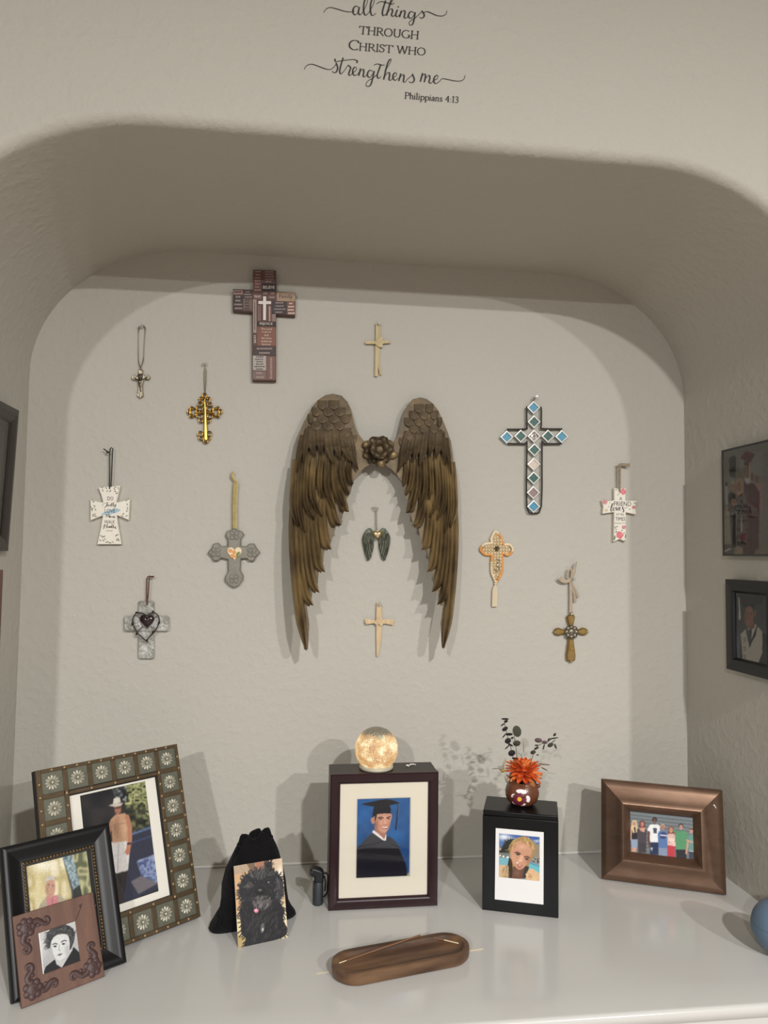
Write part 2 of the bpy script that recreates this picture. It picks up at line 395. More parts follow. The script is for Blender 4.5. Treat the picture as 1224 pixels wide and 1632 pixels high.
for side in (-1, 1):
    pl_ = [(x - (16 if (16 < i < 34) else 0), y) for i, (x, y) in enumerate(wl)]      # the plate stays behind the feather tips
    pts = [wp(p, 0, side) for p in pl_]; back = [wp(p, -0.009, side) for p in pl_]; n = len(wl)
    tri = tessellate_polygon([[Vector((p[0], -p[1], 0)) for p in pl_]])
    mb = MB().add([tuple(p) for p in pts + back], [tuple(t) for t in tri] + [tuple(i + n for i in reversed(t)) for t in tri] + [(i, (i+1) % n, n + (i+1) % n, n + i) for i in range(n)])
    mb.build('wing_plate', BRONZE_D, wings, None, wing_loc)
    for i, (pth, hw) in enumerate(prim): feather(pth, hw*1.12, 0.003, 0.0105, side, 'feather', wings, BRONZE, 0.16 if i else 0.22, 1.0 if i else 0.0)
    for pth, hw in seco: feather(pth, hw, 0.0085, 0.0085, side, 'feather', wings, BRONZE, 0.34, 0.5)
    for pth, hw in cove: feather(pth, hw, 0.0125, 0.0028, side, 'feather', wings, BRONZE_D, 0.55)
    row = 0; y = 352
    while y > 96:
        x = 96 + (33 if row % 2 else 0)
        while x < 470:
            fit = [h for h in (33, 28, 23, 18) if all(inside((x + a*h, y + b), wl) for a, b in ((-1.05, -12), (1.05, -12), (-1, 8), (1, 8), (0, -16), (0, 27)))]
            if fit and not (y > 300 and x < 170):
                h0 = fit[0]
                rows = []; ss = (-1, -0.97, -0.6, -0.2, 0.2, 0.6, 0.97, 1)
                for j in range(7):
                    t = j/6; hw = h0*(1 - t**3.2)**0.5 if j < 6 else 5
                    yy = y - 22 + 52*t
                    rows.append([tuple(wp((x + hw*s, yy), 0.0010 + 0.0042*t + 0.0016*(1 - s*s) - 0.004*(abs(s) > .99), side)) for s in ss])
                rows.append([tuple(wp((x + 5*s, y + 31), 0.0, side)) for s in ss])
                MB().grid(rows).build('scale', BRONZE_D, wings, 50, wing_loc)
            x += 66
        y -= 39; row += 1
# the rose between the wings
RZm = zoom(560, 690, 13.6)
rose_c = onwall(*RZm([(600, 370)])[0], 0.05)
def petal(parent, c, ang, r0, r1, width, yaw_lift, m, name='petal'):
    rows = []
    for i in range(6):
        t = i/5; rr = r0 + (r1 - r0)*t; hw = width*math.sin(PI*(0.18 + 0.74*t))
        row = []
        for k in range(7):
            s = k/3 - 1
            u = rr; v = s*hw
            x = c[0] + u*math.cos(ang) - v*math.sin(ang); z = c[2] + u*math.sin(ang) + v*math.cos(ang)
            row.append((x, c[1] - yaw_lift*math.sin(t*PI*0.75) - 0.006*(s*s)*(0.4 + t), z))
        rows.append(row)
    o = MB().grid(rows).build(name, m, parent, 60, wing_loc)
    sd = o.modifiers.new('thickness', 'SOLIDIFY'); sd.thickness = 0.0015
rose = bpy.data.objects.new('rose', None); link(rose, wings)
rp = MB().ball(tuple(rose_c), 0.017, 14, 9, (1.0, 0.8, 1.0)).build('bud', BRONZE_D, rose, 60, wing_loc)
for k in range(5): petal(rose, (rose_c.x, rose_c.y + 0.003, rose_c.z), 0.5 + k*2*PI/5, 0.002, 0.022, 0.017, 0.024, BRONZE_D)
for k in range(6): petal(rose, (rose_c.x, rose_c.y + 0.012, rose_c.z), 0.1 + k*2*PI/6, 0.008, 0.032, 0.016, 0.012, BRONZE_D)
for (zx, zy, r) in ((360, 260, 0.011), (785, 250, 0.012), (880, 470, 0.011), (350, 480, 0.009)):
    c = onwall(*RZm([(zx, zy)])[0], 0.044); MB().ball(tuple(c), r, 12, 8, (1.2, 0.6, 0.9)).build('leaf', BRONZE, rose, 60, wing_loc)
c = onwall(*RZm([(640, 660)])[0], 0.052); tb = MB().lathe([(0.0005, 0.012), (0.006, 0.011), (0.0095, 0.004), (0.0105, -0.004), (0.008, -0.008), (0.004, -0.006)], tuple(c), 16)
tb.build('bell', BRONZE, rose, 40, wing_loc)
# hanger bar that carries the wings off the wall
a = onwall(*WZ([(545, 430)])[0], 0.028); b = onwall(*WZ([(625, 430)])[0], 0.028)
MB().box((a.x, -0.034, a.z - 0.012), (b.x, -0.0005, a.z + 0.012)).build('hanger_block', BRONZE_D, wings, None, wing_loc)

# --- printed wooden word cross
CZ = zoom(365, 425, 8.82)
loc = onwall(*CZ([(497, 1605)])[0])
cr = thing('word_cross', 'brown wooden cross covered with printed faith words such as REJOICE', 'cross', loc)
MB().slab(wx(CZ([(338,42),(660,52),(665,345),(938,362),(930,690),(662,672),(660,1605),(330,1600),(325,640),(55,620),(55,312),(338,322)]), 0.016), -0.016, -0.0005, 0.0015).build('body', mat('dark_wood_print', rgb(70, 50, 48, K1), 0.6, noise=(60, .3, rgb(92, 66, 60, K1))), cr, None, loc)
INKW = mat('pale_ink', rgb(205, 192, 182, K1), 0.6); INKD = mat('dark_ink', rgb(40, 34, 36), 0.6)
INKG = mat('muted_ink', rgb(150, 132, 126, K1), 0.6)
def panel(q, c, rows=None, ink=INKG, text=None, vertical=False):
    x0, y0, x1, y1 = q; o = 0.0166
    m = mat('panel_%d_%d_%d' % c, rgb(*c, 0.92), 0.6, noise=(90, .3, rgb(*[int(v*0.92) for v in c], 0.92)))
    p = wall_slab(CZ([(x0, y0), (x1, y0 + (x1-x0)*0.02), (x1, y1 + (x1-x0)*0.02), (x0, y1)]), o, 0.0008).build('printed_panel', m, cr, None, loc)
    mb = MB()
    if text:
        for body, cx, cy, wz, hz, rot in text: wtext(mb, body, *CZ([(cx, cy)])[0], wz/8.82, hz/8.82, o + 0.0003, rot)
    if rows:
        rnd = random.Random(int(x0*7 + y0)); n = rows; W, Hh = x1 - x0, y1 - y0
        for i in range(n):
            f = rnd.uniform(0.45, 0.8)
            if vertical:
                a = x0 + W*(i + 0.38)/n; z = a + W*0.24/n; yy = y0 + Hh*0.06; k = 0
                while yy < y1 - Hh*0.08:
                    d = rnd.uniform(8, 20); wbar(mb, *CZ([(a, yy)])[0], *CZ([(z, min(yy + d, y1))])[0], o + 0.0003); yy += d + 7
            else:
                a = y0 + Hh*(i + 0.3)/n; xx = x0 + W*(0.5 - f/2)
                while xx < x0 + W*(0.5 + f/2) - 6:
                    d = rnd.uniform(8, 22); wbar(mb, *CZ([(xx, a)])[0], *CZ([(min(xx + d, x1 - 6), a + min(24, Hh*0.42/n))])[0], o + 0.0003); xx += d + 6
    if mb.v: mb.build('lettering', ink, p, None, loc)
panel((342,48,458,350), (118,74,68), 7)
panel((466,56,656,225), (106,76,72), 5)
panel((464,236,660,342), (44,34,38), None, INKW, [('BELIEVE', 560, 290, 165, 42, 0.02)])
panel((62,328,194,388), (166,136,126), 1, INKD)
panel((200,332,330,446), (78,62,62), 3)
panel((62,396,194,612), (66,54,54), 4)
panel((200,452,322,606), (126,104,96), 4, INKD)
panel((342,392,458,455), (128,92,84), None, INKW, [('TRUST', 400, 420, 95, 30, 0.03)])
panel((468,350,562,400), (104,74,72), 1); panel((568,352,655,400), (112,82,76), 1); panel((548,408,655,452), (122,94,88), 1)
panel((670,360,932,484), (176,148,124), None, INKD, [('Family', 800, 425, 185, 68, 0.02)])
panel((602,486,806,662), (68,60,64), 4)
panel((814,494,928,676), (138,92,80), 4, INKW)
panel((338,462,386,928), (176,158,146), 1, INKD, None, True)
panel((408,545,444,756), (150,120,110), 1, INKD, None, True); panel((548,548,592,764), (140,104,94), 1, INKW, None, True)
panel((604,655,656,768), (170,146,136), 2, INKD, None, True)
panel((394,776,655,834), (54,44,48), None, INKW, [('REJOICE', 522, 806, 180, 44, 0.02)])
panel((396,846,658,1108), (142,96,79), None, INKW, [(t, 525, 875 + 43*i, wd, 28, 0.02) for i, (t, wd) in enumerate((('The Lord', 150), ('is good', 130), ('and', 60), ('his love', 140), ('endures', 150), ('forever', 130)))])
panel((336,938,390,1108), (104,74,68), None, INKW, [('HOPE', 363, 1020, 110, 34, PI/2)])
panel((336,1122,658,1244), (78,64,64), 2, INKG)
panel((336,1250,522,1456), (190,180,172), 6, INKD)
panel((528,1258,656,1590), (132,96,84), 1, INKG, None, True)
panel((336,1466,522,1582), (136,112,105), 2, INKG)
crs = wall_slab(CZ([(478,415),(522,416),(522,482),(592,484),(592,526),(522,525),(520,752),(478,750),(478,525),(410,523),(412,480),(478,482)]), 0.0182, 0.002, 0.0004)
crs.build('raised_cross', mat('cream_enamel', rgb(205, 195, 188, K1), 0.5), cr, None, loc)

# --- palm crosses
PALM = mat('dried_palm', rgb(196, 180, 142, K1), 0.6, noise=(120, 0.3, rgb(170, 152, 112, K1), (1, 1, 0.2)))
PZ = zoom(575, 505, 15.55)
def strip(parent, pts, half, off, m, name, loc, conv, curl=0.0):
    P = smooth_path(pts, 4); rows = []; n = len(P)
    for i, (x, y) in enumerate(P):
        a = P[max(i-1, 0)]; b = P[min(i+1, n-1)]; dx, dy = b[0]-a[0], b[1]-a[1]; l = math.hypot(dx, dy) or 1
        h = half if not callable(half) else half(i/(n-1)); t = i/(n-1)
        row = []
        for s, e in ((-1, -0.0012), (-1, 0), (0, 0.0008), (1, 0), (1, -0.0012)):
            row.append(tuple(onwall(*conv([(x + dy/l*h*s, y - dx/l*h*s)])[0], off + e + curl*t*t)))
        rows.append(row)
    mb = MB().grid(rows)
    for r in (rows[0], rows[-1]): mb.add(r, [(0, 1, 2, 3, 4)])
    return mb.build(name, m, parent, 30, loc)
loc = onwall(*PZ([(400, 1500)])[0])
pc = thing('palm_cross', 'folded palm leaf cross pinned above the bronze wings', 'cross', loc, group=None)
strip(pc, [(405,150),(402,500),(398,900),(392,1300),(390,1470)], 34, 0.007, PALM, 'upright_leaf', loc, PZ)
strip(pc, [(470,200),(462,500),(445,900),(440,1150),(500,1440)], 26, 0.0052, PALM, 'upright_leaf', loc, PZ)
strip(pc, [(360,700),(362,1100),(350,1470)], 20, 0.0042, PALM, 'upright_leaf', loc, PZ)
strip(pc, [(115,635),(300,632),(480,640)], 36, 0.0085, PALM, 'cross_leaf', loc, PZ)
strip(pc, [(430,640),(560,620),(750,630)], lambda t: 44 - 30*max(0, t - 0.5)*2, 0.0087, PALM, 'cross_leaf', loc, PZ)
strip(pc, [(380,690),(450,590),(530,505)], 40, 0.0112, PALM, 'knot_leaf', loc, PZ); strip(pc, [(400,650),(480,690),(540,680)], 62, 0.0100, PALM, 'knot_leaf', loc, PZ)
pin(*PZ([(435, 205)])[0], 'clear push pin through the top of the palm cross above the wings')
QZ = zoom(440, 600, 3.547)
loc = onwall(*QZ([(575, 1583)])[0])
pc = thing('palm_cross', 'folded palm leaf cross pinned below the small winged heart', 'cross', loc)
PALM2 = mat('dried_palm_tan', rgb(205, 182, 146, K1), 0.6, noise=(120, 0.3, rgb(176, 150, 112, K1), (1, 1, 0.2)))
strip(pc, [(580,1276),(580,1340),(582,1420),(580,1500),(573,1583)], lambda t: 10 + 5*math.sin(PI*t)**1 - 6*max(0, t - .7)/.3, 0.007, PALM2, 'upright_leaf', loc, QZ)
strip(pc, [(590,1300),(592,1340),(592,1390)], 7, 0.0055, PALM2, 'upright_leaf', loc, QZ)
strip(pc, [(503,1380),(530,1384),(580,1392)], lambda t: 12 - 4*t, 0.0085, PALM2, 'cross_leaf', loc, QZ)
strip(pc, [(508,1396),(540,1392),(580,1388)], lambda t: 7 - 3*t, 0.0097, PALM2, 'cross_leaf', loc, QZ)
strip(pc, [(576,1388),(620,1386),(665,1390)], lambda t: 8 + 9*t, 0.0085, PALM2, 'cross_leaf', loc, QZ)
strip(pc, [(562,1400),(580,1384),(598,1370)], 11, 0.0108, PALM2, 'knot_leaf', loc, QZ); strip(pc, [(566,1376),(582,1390),(600,1406)], 9, 0.0118, PALM2, 'knot_leaf', loc, QZ)
pin(*QZ([(582, 1286)])[0], 'clear push pin through the top of the palm cross below the winged heart')

# --- small silver crucifix on a ball chain
SZ = zoom(180, 500, 6.12)
SILVER = mat('polished_silver', rgb(206, 196, 174), 0.36, 0.9, noise=(200, 0.2, rgb(130, 120, 104)), bump=(180, .8, .003))
DKMET = mat('dark_antique_metal', rgb(70, 62, 52), 0.4, 0.9)
loc = onwall(*SZ([(262, 822)])[0])
cx = thing('silver_crucifix', 'small polished silver crucifix hanging from a thin chain loop', 'crucifix', loc)
o = SZ([(246,545),(290,545),(290,570),(284,585),(306,596),(318,606),(336,594),(356,604),(362,622),(352,640),(330,642),(312,634),(298,655),(288,690),(290,760),(296,800),(264,824),(234,800),(240,760),(248,690),(240,655),(224,634),(208,644),(186,640),(178,618),(190,598),(210,596),(226,608),(252,586),(248,570)])
wall_slab(o, 0.008, 0.005, 0.0012).build('cross_body', SILVER, cx, None, loc)
c = onwall(*SZ([(268, 612)])[0], 0.008)
MB().lathe([(0.0058, 0), (0.0058, 0.0012), (0.0050, 0.0016), (0.0008, 0.0016)], tuple(c), 20, 'y').build('medal', DKMET, cx, 40, loc)
fg = MB().tube(w3(SZ([(252, 655), (256, 680), (262, 705), (266, 730), (266, 775)]), 0.011), [0.0013, 0.0017, 0.0013, 0.0011, 0.0006], 8)
fg.tube(w3(SZ([(198, 612), (228, 640), (256, 648), (290, 640), (336, 612)]), 0.0105), [0.0006, 0.0009, 0.0012, 0.0009, 0.0006], 6)
c = onwall(*SZ([(252, 640)])[0], 0.012); fg.ball(tuple(c), 0.0019, 8, 6)
fg.build('figure', DKMET, cx, 50, loc)
ch = MB(); P = smooth_path(SZ([(268, 525), (252, 480), (247, 400), (247, 300), (248, 180), (256, 130), (280, 113), (305, 122), (315, 150), (308, 230), (303, 330), (298, 430), (290, 475), (270, 525)]), 7)
for i, (x, y) in enumerate(P): ch.ball(tuple(onwall(x, y, 0.005)), 0.0011, 6, 4)
ch.build('chain', mat('chain_metal', rgb(128, 118, 104), 0.35, 0.9), cx, 60, loc)
MB().tube([onwall(x, y, 0.006) for x, y in smooth_path(SZ(ell(268, 532, 9, 13, 10)), 2, True)], 0.0008, 6, True).build('jump_ring', SILVER, cx, 60, loc)
pin(*SZ([(282, 130)])[0], 'clear push pin holding the chain of the silver crucifix')

# --- gold filigree cross
GOLD = mat('antique_gold', rgb(172, 134, 62, 1.15), 0.32, 0.9, noise=(150, 0.25, rgb(110, 82, 36)))
GOLDB = mat('bright_gold', rgb(222, 186, 96), 0.3, 0.85)
loc = onwall(*SZ([(905, 1262)])[0])
gc = thing('gold_filigree_cross', 'gold filigree cross with openwork scrolls hanging on a short cord', 'cross', loc)
MB().slab(wx(SZ([(886,850),(904,850),(912,960),(926,1225),(906,1240),(888,1222),(890,960)]), 0.012), -0.012, -0.004, 0.0015).build('centre_bar', GOLDB, gc, None, loc)
fil = MB()
def ringz(cx0, cy0, rx, ry, r=0.0015, off=0.007): fil.tube([onwall(x, y, off) for x, y in SZ(ell(cx0, cy0, rx, ry, 14))], r, 6, True)
for sx in (-1, 1):
    X = lambda v: 895 + sx*v
    ringz(X(112), 960, 34, 42, 0.0018); ringz(X(150), 955, 18, 20, 0.0016); ringz(X(128), 922, 16, 14); ringz(X(128), 998, 16, 14)
    ringz(X(50), 925, 32, 22); ringz(X(48), 885, 22, 20); ringz(X(70), 958, 20, 20); ringz(X(52), 1000, 26, 22); ringz(X(36), 1042, 20, 20); ringz(X(24), 845, 24, 24); ringz(X(40), 828, 14, 12)
    ringz(X(44), 1172, 24, 24); ringz(X(34), 1212, 22, 20)
ringz(893, 800, 20, 22, 0.0018); ringz(893, 868, 14, 18); ringz(906, 1240, 22, 20, 0.0018)
fil.tube([onwall(x, y, 0.008) for x, y in SZ([(800, 968), (895, 962), (990, 968)])], 0.0022, 8)
fil.build('filigree', GOLD, gc, 60, loc)
MB().tube(w3(SZ([(898, 785), (890, 660), (890, 570), (900, 500), (910, 560), (908, 660), (898, 785)]), 0.006), 0.0007, 6).build('cord', mat('olive_cord', rgb(120, 106, 74), 0.8), gc, 60, loc)
pin(*SZ([(900, 492)])[0], 'clear push pin holding the cord of the gold filigree cross')

# --- white verse cross: do justly, love mercy, walk humbly
VZ = zoom(135, 705, 9.6)
CERW = mat('white_ceramic', rgb(228, 222, 210, 1.12), 0.4, noise=(50, .3, rgb(220, 213, 200, 1.12)))
LEAFG = mat('olive_leaf_ink', rgb(112, 112, 88), 0.6); INKB = mat('black_ink', rgb(46, 46, 50), 0.6)
loc = onwall(*VZ([(375, 1565)])[0])
vc = thing('verse_cross', 'white flared cross printed with DO JUSTLY LOVE MERCY WALK HUMBLY', 'cross', loc)
o = VZ([(205,690),(545,660),(520,760),(482,920),(560,905),(690,860),(672,1190),(490,1115),(505,1250),(560,1560),(190,1560),(240,1330),(275,1120),(85,1195),(85,860),(190,905),(280,920),(250,800)])
wall_slab(o, 0.0115, 0.008, 0.001).build('body', CERW, vc, None, loc)
mb = MB()
for t, cx0, cy0, wz, hz, sh in (('DO', 393, 858, 90, 58, 0), ('LOVE', 385, 1048, 160, 58, 0), ('WALK', 380, 1215, 165, 50, 0), ('MICAH 6:8', 378, 1352, 95, 18, 0)): wtext(mb, t, *VZ([(cx0, cy0)])[0], wz/9.6, hz/9.6, 0.0119, 0, sh)
mb.build('lettering', INKB, vc, None, loc)
def calli(mb, strokes, conv, off, wmin, wmax, put):
    for st in strokes:
        P = smooth_path(st, 6); n = len(P); L, R = [], []
        for i, (x, y) in enumerate(P):
            a = P[max(i-1, 0)]; b = P[min(i+1, n-1)]; dx, dy = b[0]-a[0], b[1]-a[1]; l = math.hypot(dx, dy) or 1
            hw = wmin + (wmax - wmin)*max(0.0, dy/l)**1.3; nx, ny = dy/l*hw, -dx/l*hw
            L.append(tuple(put(*conv([(x + nx, y + ny)])[0], off))); R.append(tuple(put(*conv([(x - nx, y - ny)])[0], off)))
        mb.add(L + R, [(i, i+1, n+i+1, n+i) for i in range(n-1)])
mb = MB()
calli(mb, [[(280,975),(270,960),(300,935),(345,925)],[(352,915),(335,960),(318,990),(300,998),(295,985)],[(350,950),(345,972),(358,976),(368,950),(366,972),(378,972)],[(402,950),(388,955),(398,970),(386,978)],[(418,925),(408,972),(420,974)],[(400,945),(432,940)],[(445,915),(430,972),(442,974)],[(450,950),(452,968),(470,955)],[(478,945),(468,985),(450,1000),(445,985),(480,965)]], VZ, 0.0119, 2, 5, onwall)
calli(mb, [[(315,1150),(335,1100),(345,1140),(372,1095),(372,1150)],[(375,1140),(395,1132),(388,1125),(380,1145),(398,1152)],[(402,1130),(400,1150)],[(402,1138),(418,1130)],[(432,1132),(420,1142),(434,1152)],[(440,1130),(440,1148),(458,1130)],[(460,1130),(450,1160)]], VZ, 0.0119, 2, 5, onwall)
calli(mb, [[(278,1300),(290,1275),(310,1255)],[(312,1250),(295,1310),(285,1325)],[(350,1240),(335,1300),(345,1312)],[(300,1285),(345,1275)],[(358,1282),(354,1305),(370,1300),(374,1282),(374,1305)],[(384,1285),(382,1308)],[(384,1295),(396,1284),(396,1308)],[(420,1255),(408,1305),(425,1305),(428,1290),(412,1292)],[(442,1255),(432,1308),(445,1310)],[(450,1288),(452,1305),(470,1290)],[(478,1285),(468,1320),(490,1318)]], VZ, 0.0119, 2, 5, onwall)
mb.build('script_lettering', INKB, vc, None, loc)
wall_slab(VZ(smooth_path([(250,1100),(300,1070),(380,1040),(470,1010),(545,1030),(520,1060),(450,1085),(380,1105),(300,1112)], 3, True)), 0.0117, 0.0003).build('blue_brushstroke', mat('blue_wash', rgb(140, 176, 194, 1.1), 0.6, noise=(150, .3, rgb(175, 196, 204, 1.1))), vc, None, loc)
mb = MB(); rnd = random.Random(4)
for lx, ly, la in [(265,690,.2),(330,700,.6),(345,745,-.5),(390,745,-.8),(275,735,1.2),(455,712,.7),(515,700,1.3),(465,750,.5),(490,778,-.4),(470,685,.2),(115,880,.5),(135,905,-.4),(95,990,1.4),(150,975,.7),(125,1010,-.6),(165,1030,.9),(110,1030,1.2),(150,1100,-.4),(125,1120,1.3),(165,1130,.4),(665,870,-.3),(635,890,.2),(650,950,1.4),(655,1010,1.3),(645,1050,1.2),(590,1095,-.8),(640,1125,-.2),(575,1130,.7),(250,1430,.5),(275,1445,-.7),(300,1440,-.8),(240,1500,.6),(285,1500,.9),(310,1480,-.1),(480,1425,-.8),(505,1415,-.7),(490,1495,.6),(520,1500,.9),(510,1480,.9),(340,1525,-.3),(430,1525,.3),(385,1535,.1)]:
    q = ell(lx, ly, rnd.uniform(17, 24), rnd.uniform(6, 8), 8, 0, la); mb.add([tuple(onwall(*p, 0.0119)) for p in VZ(q)], [tuple(range(8))])
mb.build('leaf_print', LEAFG, vc, None, loc)
BLKC = mat('black_cord', rgb(44, 40, 44), 0.7)
cd2 = MB().tube(w3(VZ([(380, 712), (381, 500), (381, 300), (382, 170), (390, 100), (408, 80), (428, 95), (425, 200), (415, 400), (402, 680)]), 0.0125), 0.0012, 6)
cd2.tube(w3(VZ([(382, 150), (355, 150), (330, 130), (288, 98)]), 0.0135), 0.0013, 6).ball(tuple(onwall(*VZ([(348, 150)])[0], 0.0135)), 0.0028, 8, 6)
cd2.build('cord', BLKC, vc, 60, loc)

# --- pewter cross with flower heart
GZ = zoom(120, 700, 3.825)
PEW = mat('matte_pewter', rgb(120, 117, 108, 1.1), 0.55, 0.3, noise=(70, .3, rgb(136, 132, 122, 1.1)), bump=(90, .25, .002))
loc = onwall(*GZ([(968, 905)])[0])
gp = thing('pewter_cross', 'grey cross with scrolled ends and a cream flower heart on gold ribbon', 'cross', loc)
o = GZ([(968,540),(990,553),(1015,560),(1030,582),(1010,610),(1008,650),(1045,652),(1060,636),(1090,635),(1100,655),(1127,690),(1100,722),(1092,742),(1062,745),(1045,728),(1010,730),(1006,800),(1024,830),(1022,860),(1000,890),(968,907),(938,890),(912,862),(914,835),(932,805),(930,735),(890,724),(870,742),(842,742),(832,720),(806,692),(832,660),(842,636),(872,632),(890,652),(930,650),(930,612),(914,582),(924,560),(950,553)])
wall_slab(o, 0.012, 0.0085, 0.002).build('body', PEW, gp, None, loc)
mb = MB()
for cx0, cy0 in ((970, 585), (858, 688), (1078, 690), (968, 850)):
    for k in range(4):
        a = k*PI/2 + PI/4; mb.tube([onwall(x, y, 0.0123) for x, y in GZ(ell(cx0 + 19*math.cos(a), cy0 + 19*math.sin(a), 13, 13, 10))], 0.0011, 5, True)
    mb.tube([onwall(x, y, 0.0123) for x, y in GZ(ell(cx0, cy0, 8, 8, 8))], 0.0011, 5, True)
mb.build('scrollwork', PEW, gp, 60, loc)
hp = GZ([(0, 0)]);
hpts = [(970 + x, 700 - z) for x, z in heart(0, 0, 45, 46)]
h = wall_slab(GZ(hpts), 0.0155, 0.005, 0.0014).build('heart', mat('cream_glaze', rgb(226, 210, 178, 1.1), 0.3), gp, None, loc)
for nm, c, L_ in (('rose_print', (204, 142, 84), [(945, 680, 14, 12), (968, 690, 12, 12), (958, 712, 15, 12), (975, 715, 9, 8)]), ('leaf_print', (110, 122, 62), [(992, 698, 15, 9), (985, 712, 13, 8)])):
    mb = MB()
    for i, (a, b, c1, c2) in enumerate(L_): mb.add([tuple(onwall(*q, 0.01565 + 0.0001*i)) for q in GZ(ell(a, b, c1, c2, 12, 0, -0.7 if nm[0] == 'l' else 0))], [tuple(range(12))])
    mb.build(nm, mat(nm + '_ink', rgb(*c, K1), 0.4), h, None, loc)
RIBG = mat('gold_satin_ribbon', rgb(176, 158, 96, K1), 0.4, noise=(120, .3, rgb(150, 132, 72, K1)))
for a, b in (((968, 545), (972, 262)), ((978, 545), (984, 262))):
    strip(gp, [a, ((a[0]+b[0])/2 - 4, 400), (b[0], b[1])], 7, 0.0135 + 0.001*(a[0] > 970), RIBG, 'ribbon', loc, GZ)
strip(gp, [(984, 262), (966, 240), (956, 222), (962, 198)], 8, 0.012, RIBG, 'ribbon', loc, GZ)

# --- clear glass cross with dark heart in wire
HZ = zoom(170, 900, 8.743)
GLS = mat('rippled_clear_glass', (0.74, 0.74, 0.70, 1), 0.16, spec=1.0, bump=(48, 1.0, 0.02), alpha=0.55, noise=(50, .12, (0.44, 0.44, 0.40, 1)))
GLE = mat('glass_edge', rgb(150, 148, 138), 0.2, spec=0.8)
loc = onwall(*HZ([(550, 1310)])[0])
gx = thing('glass_cross', 'rippled clear glass cross with a dark heart inside a wire heart', 'cross', loc)
def rr(x0, y0, x1, y1, r=22): return [(x0+r,y0),(x1-r,y0),(x1-6,y0+6),(x1,y0+r),(x1,y1-r),(x1-6,y1-6),(x1-r,y1),(x0+r,y1),(x0+6,y1-6),(x0,y1-r),(x0,y0+r),(x0+6,y0+6)]
up, ac = rr(442, 508, 658, 1310), rr(245, 715, 865, 922)
for q, of in ((up, 0.008), (ac, 0.0115)):
    g = wall_slab(HZ(q), of, 0.005 if of > .01 else 0.006, 0.0012).build('glass_bar', GLS, gx, None, loc)
    MB().tube([onwall(x, y, of - 0.002) for x, y in HZ(q)], 0.0007, 6, True).build('rim', GLE, g, 60, loc)
DHT = mat('oxblood_lacquer', rgb(44, 26, 30), 0.18, 0.2, coat=0.5)
mb = MB(); hp = [(562 + x, 800 - z) for x, z in heart(0, 0, 104, 114, 40)]; cxy = (562, 790)
rows = []
for t in (1.0, 0.92, 0.75, 0.5, 0.25, 0.03): rows.append([tuple(onwall(*HZ([(cxy[0] + (x - cxy[0])*t, cxy[1] + (y - cxy[1])*t)])[0], 0.0155 + 0.0065*math.sqrt(1 - t*t))) for x, y in hp + hp[:1]])
mb.grid(rows).build('heart', DHT, gx, 60, loc)
WIRE = mat('rusty_wire', rgb(52, 36, 36), 0.5, 0.5)
path = smooth_path([(556,705),(500,680),(440,665),(395,695),(365,760),(370,830),(400,900),(425,950),(480,1000),(545,1055),(600,1000),(655,945),(700,880),(732,800),(725,730),(690,685),(645,665),(600,685)], 4, True)
wr = MB().tube([onwall(x, y, 0.0185) for x, y in HZ(path)], 0.0012, 6, True)
for a, b in (((400, 690), (480, 760)), ((700, 720), (650, 745)), ((430, 930), (500, 860)), ((680, 920), (620, 860))): wr.tube(w3(HZ([a, b]), 0.018), 0.0007, 5)
wr.build('wire_heart', WIRE, gx, 60, loc)
for a, b in (((395, 662), (450, 672)), ((630, 640), (670, 680)), ((745, 790), (715, 830)), ((660, 915), (630, 960)), ((545, 1040), (575, 1080)), ((415, 990), (418, 935)), ((350, 850), (372, 795))):
    MB().tube(w3(HZ([a, ((a[0]+b[0])/2, (a[1]+b[1])/2), b]), 0.0195), [0.0004, 0.0026, 0.0008], 6).build('wire_leaf', WIRE, gx, 60, loc)
BRC = mat('brown_cord', rgb(92, 54, 44), 0.7)
MB().tube(w3(HZ([(562, 560), (558, 400), (560, 200), (572, 165), (592, 160), (592, 210), (580, 400), (566, 560)]), 0.0135), 0.0012, 6).tube(w3(HZ([(588, 160), (625, 168), (660, 165)]), 0.0135), 0.0018, 6).build('cord', BRC, gx, 60, loc)

# --- small winged heart ornament
TZ = zoom(570, 800, 16.32)
VERD = mat('verdigris_pewter', rgb(58, 60, 52), 0.45, 0.5, noise=(260, .16, rgb(112, 114, 100), (1, 1, 0.4)))
loc = onwall(*TZ([(490, 1520)])[0])
wh = thing('winged_heart', 'small pewter ornament of a gold heart between two green tinged wings', 'ornament', loc)
lw = [(330,680),(375,715),(395,760),(410,900),(425,1000),(415,1180),(395,1260),(380,1340),(350,1460),(300,1520),(260,1530),(235,1440),(190,1340),(155,1180),(130,1060),(125,940),(150,850),(200,760),(265,690)]
for sd in (0, 1):
    f = (lambda p: p) if sd == 0 else (lambda p: (980 - p[0]*1.02, p[1] - 2))
    wg = wall_slab(TZ([f(p) for p in lw]), 0.008, 0.004, 0.001).build('wing', VERD, wh, None, loc)
    for pth, hw in (([(200,820),(165,1000),(200,1250),(262,1500)],26),([(240,820),(215,1000),(240,1220),(300,1480)],26),([(290,800),(268,980),(290,1180),(340,1420)],26),([(340,800),(322,960),(340,1130),(375,1300)],26),([(380,840),(368,960),(380,1080),(405,1180)],22)):
        strip(wg, [f(p) for p in pth], lambda t, hw=hw: hw*(1 - 0.55*t), 0.0092, VERD, 'feather', loc, TZ)
mb = MB(); hp = [(517 + x, 870 - z) for x, z in heart(0, 0, 138, 150, 32)]; cxy = (517, 850); rows = []
for t in (1.0, 0.9, 0.7, 0.4, 0.05): rows.append([tuple(onwall(*TZ([(cxy[0] + (x - cxy[0])*t, cxy[1] + (y - cxy[1])*t)])[0], 0.0108 + 0.006*math.sqrt(1 - t*t))) for x, y in hp + hp[:1]])
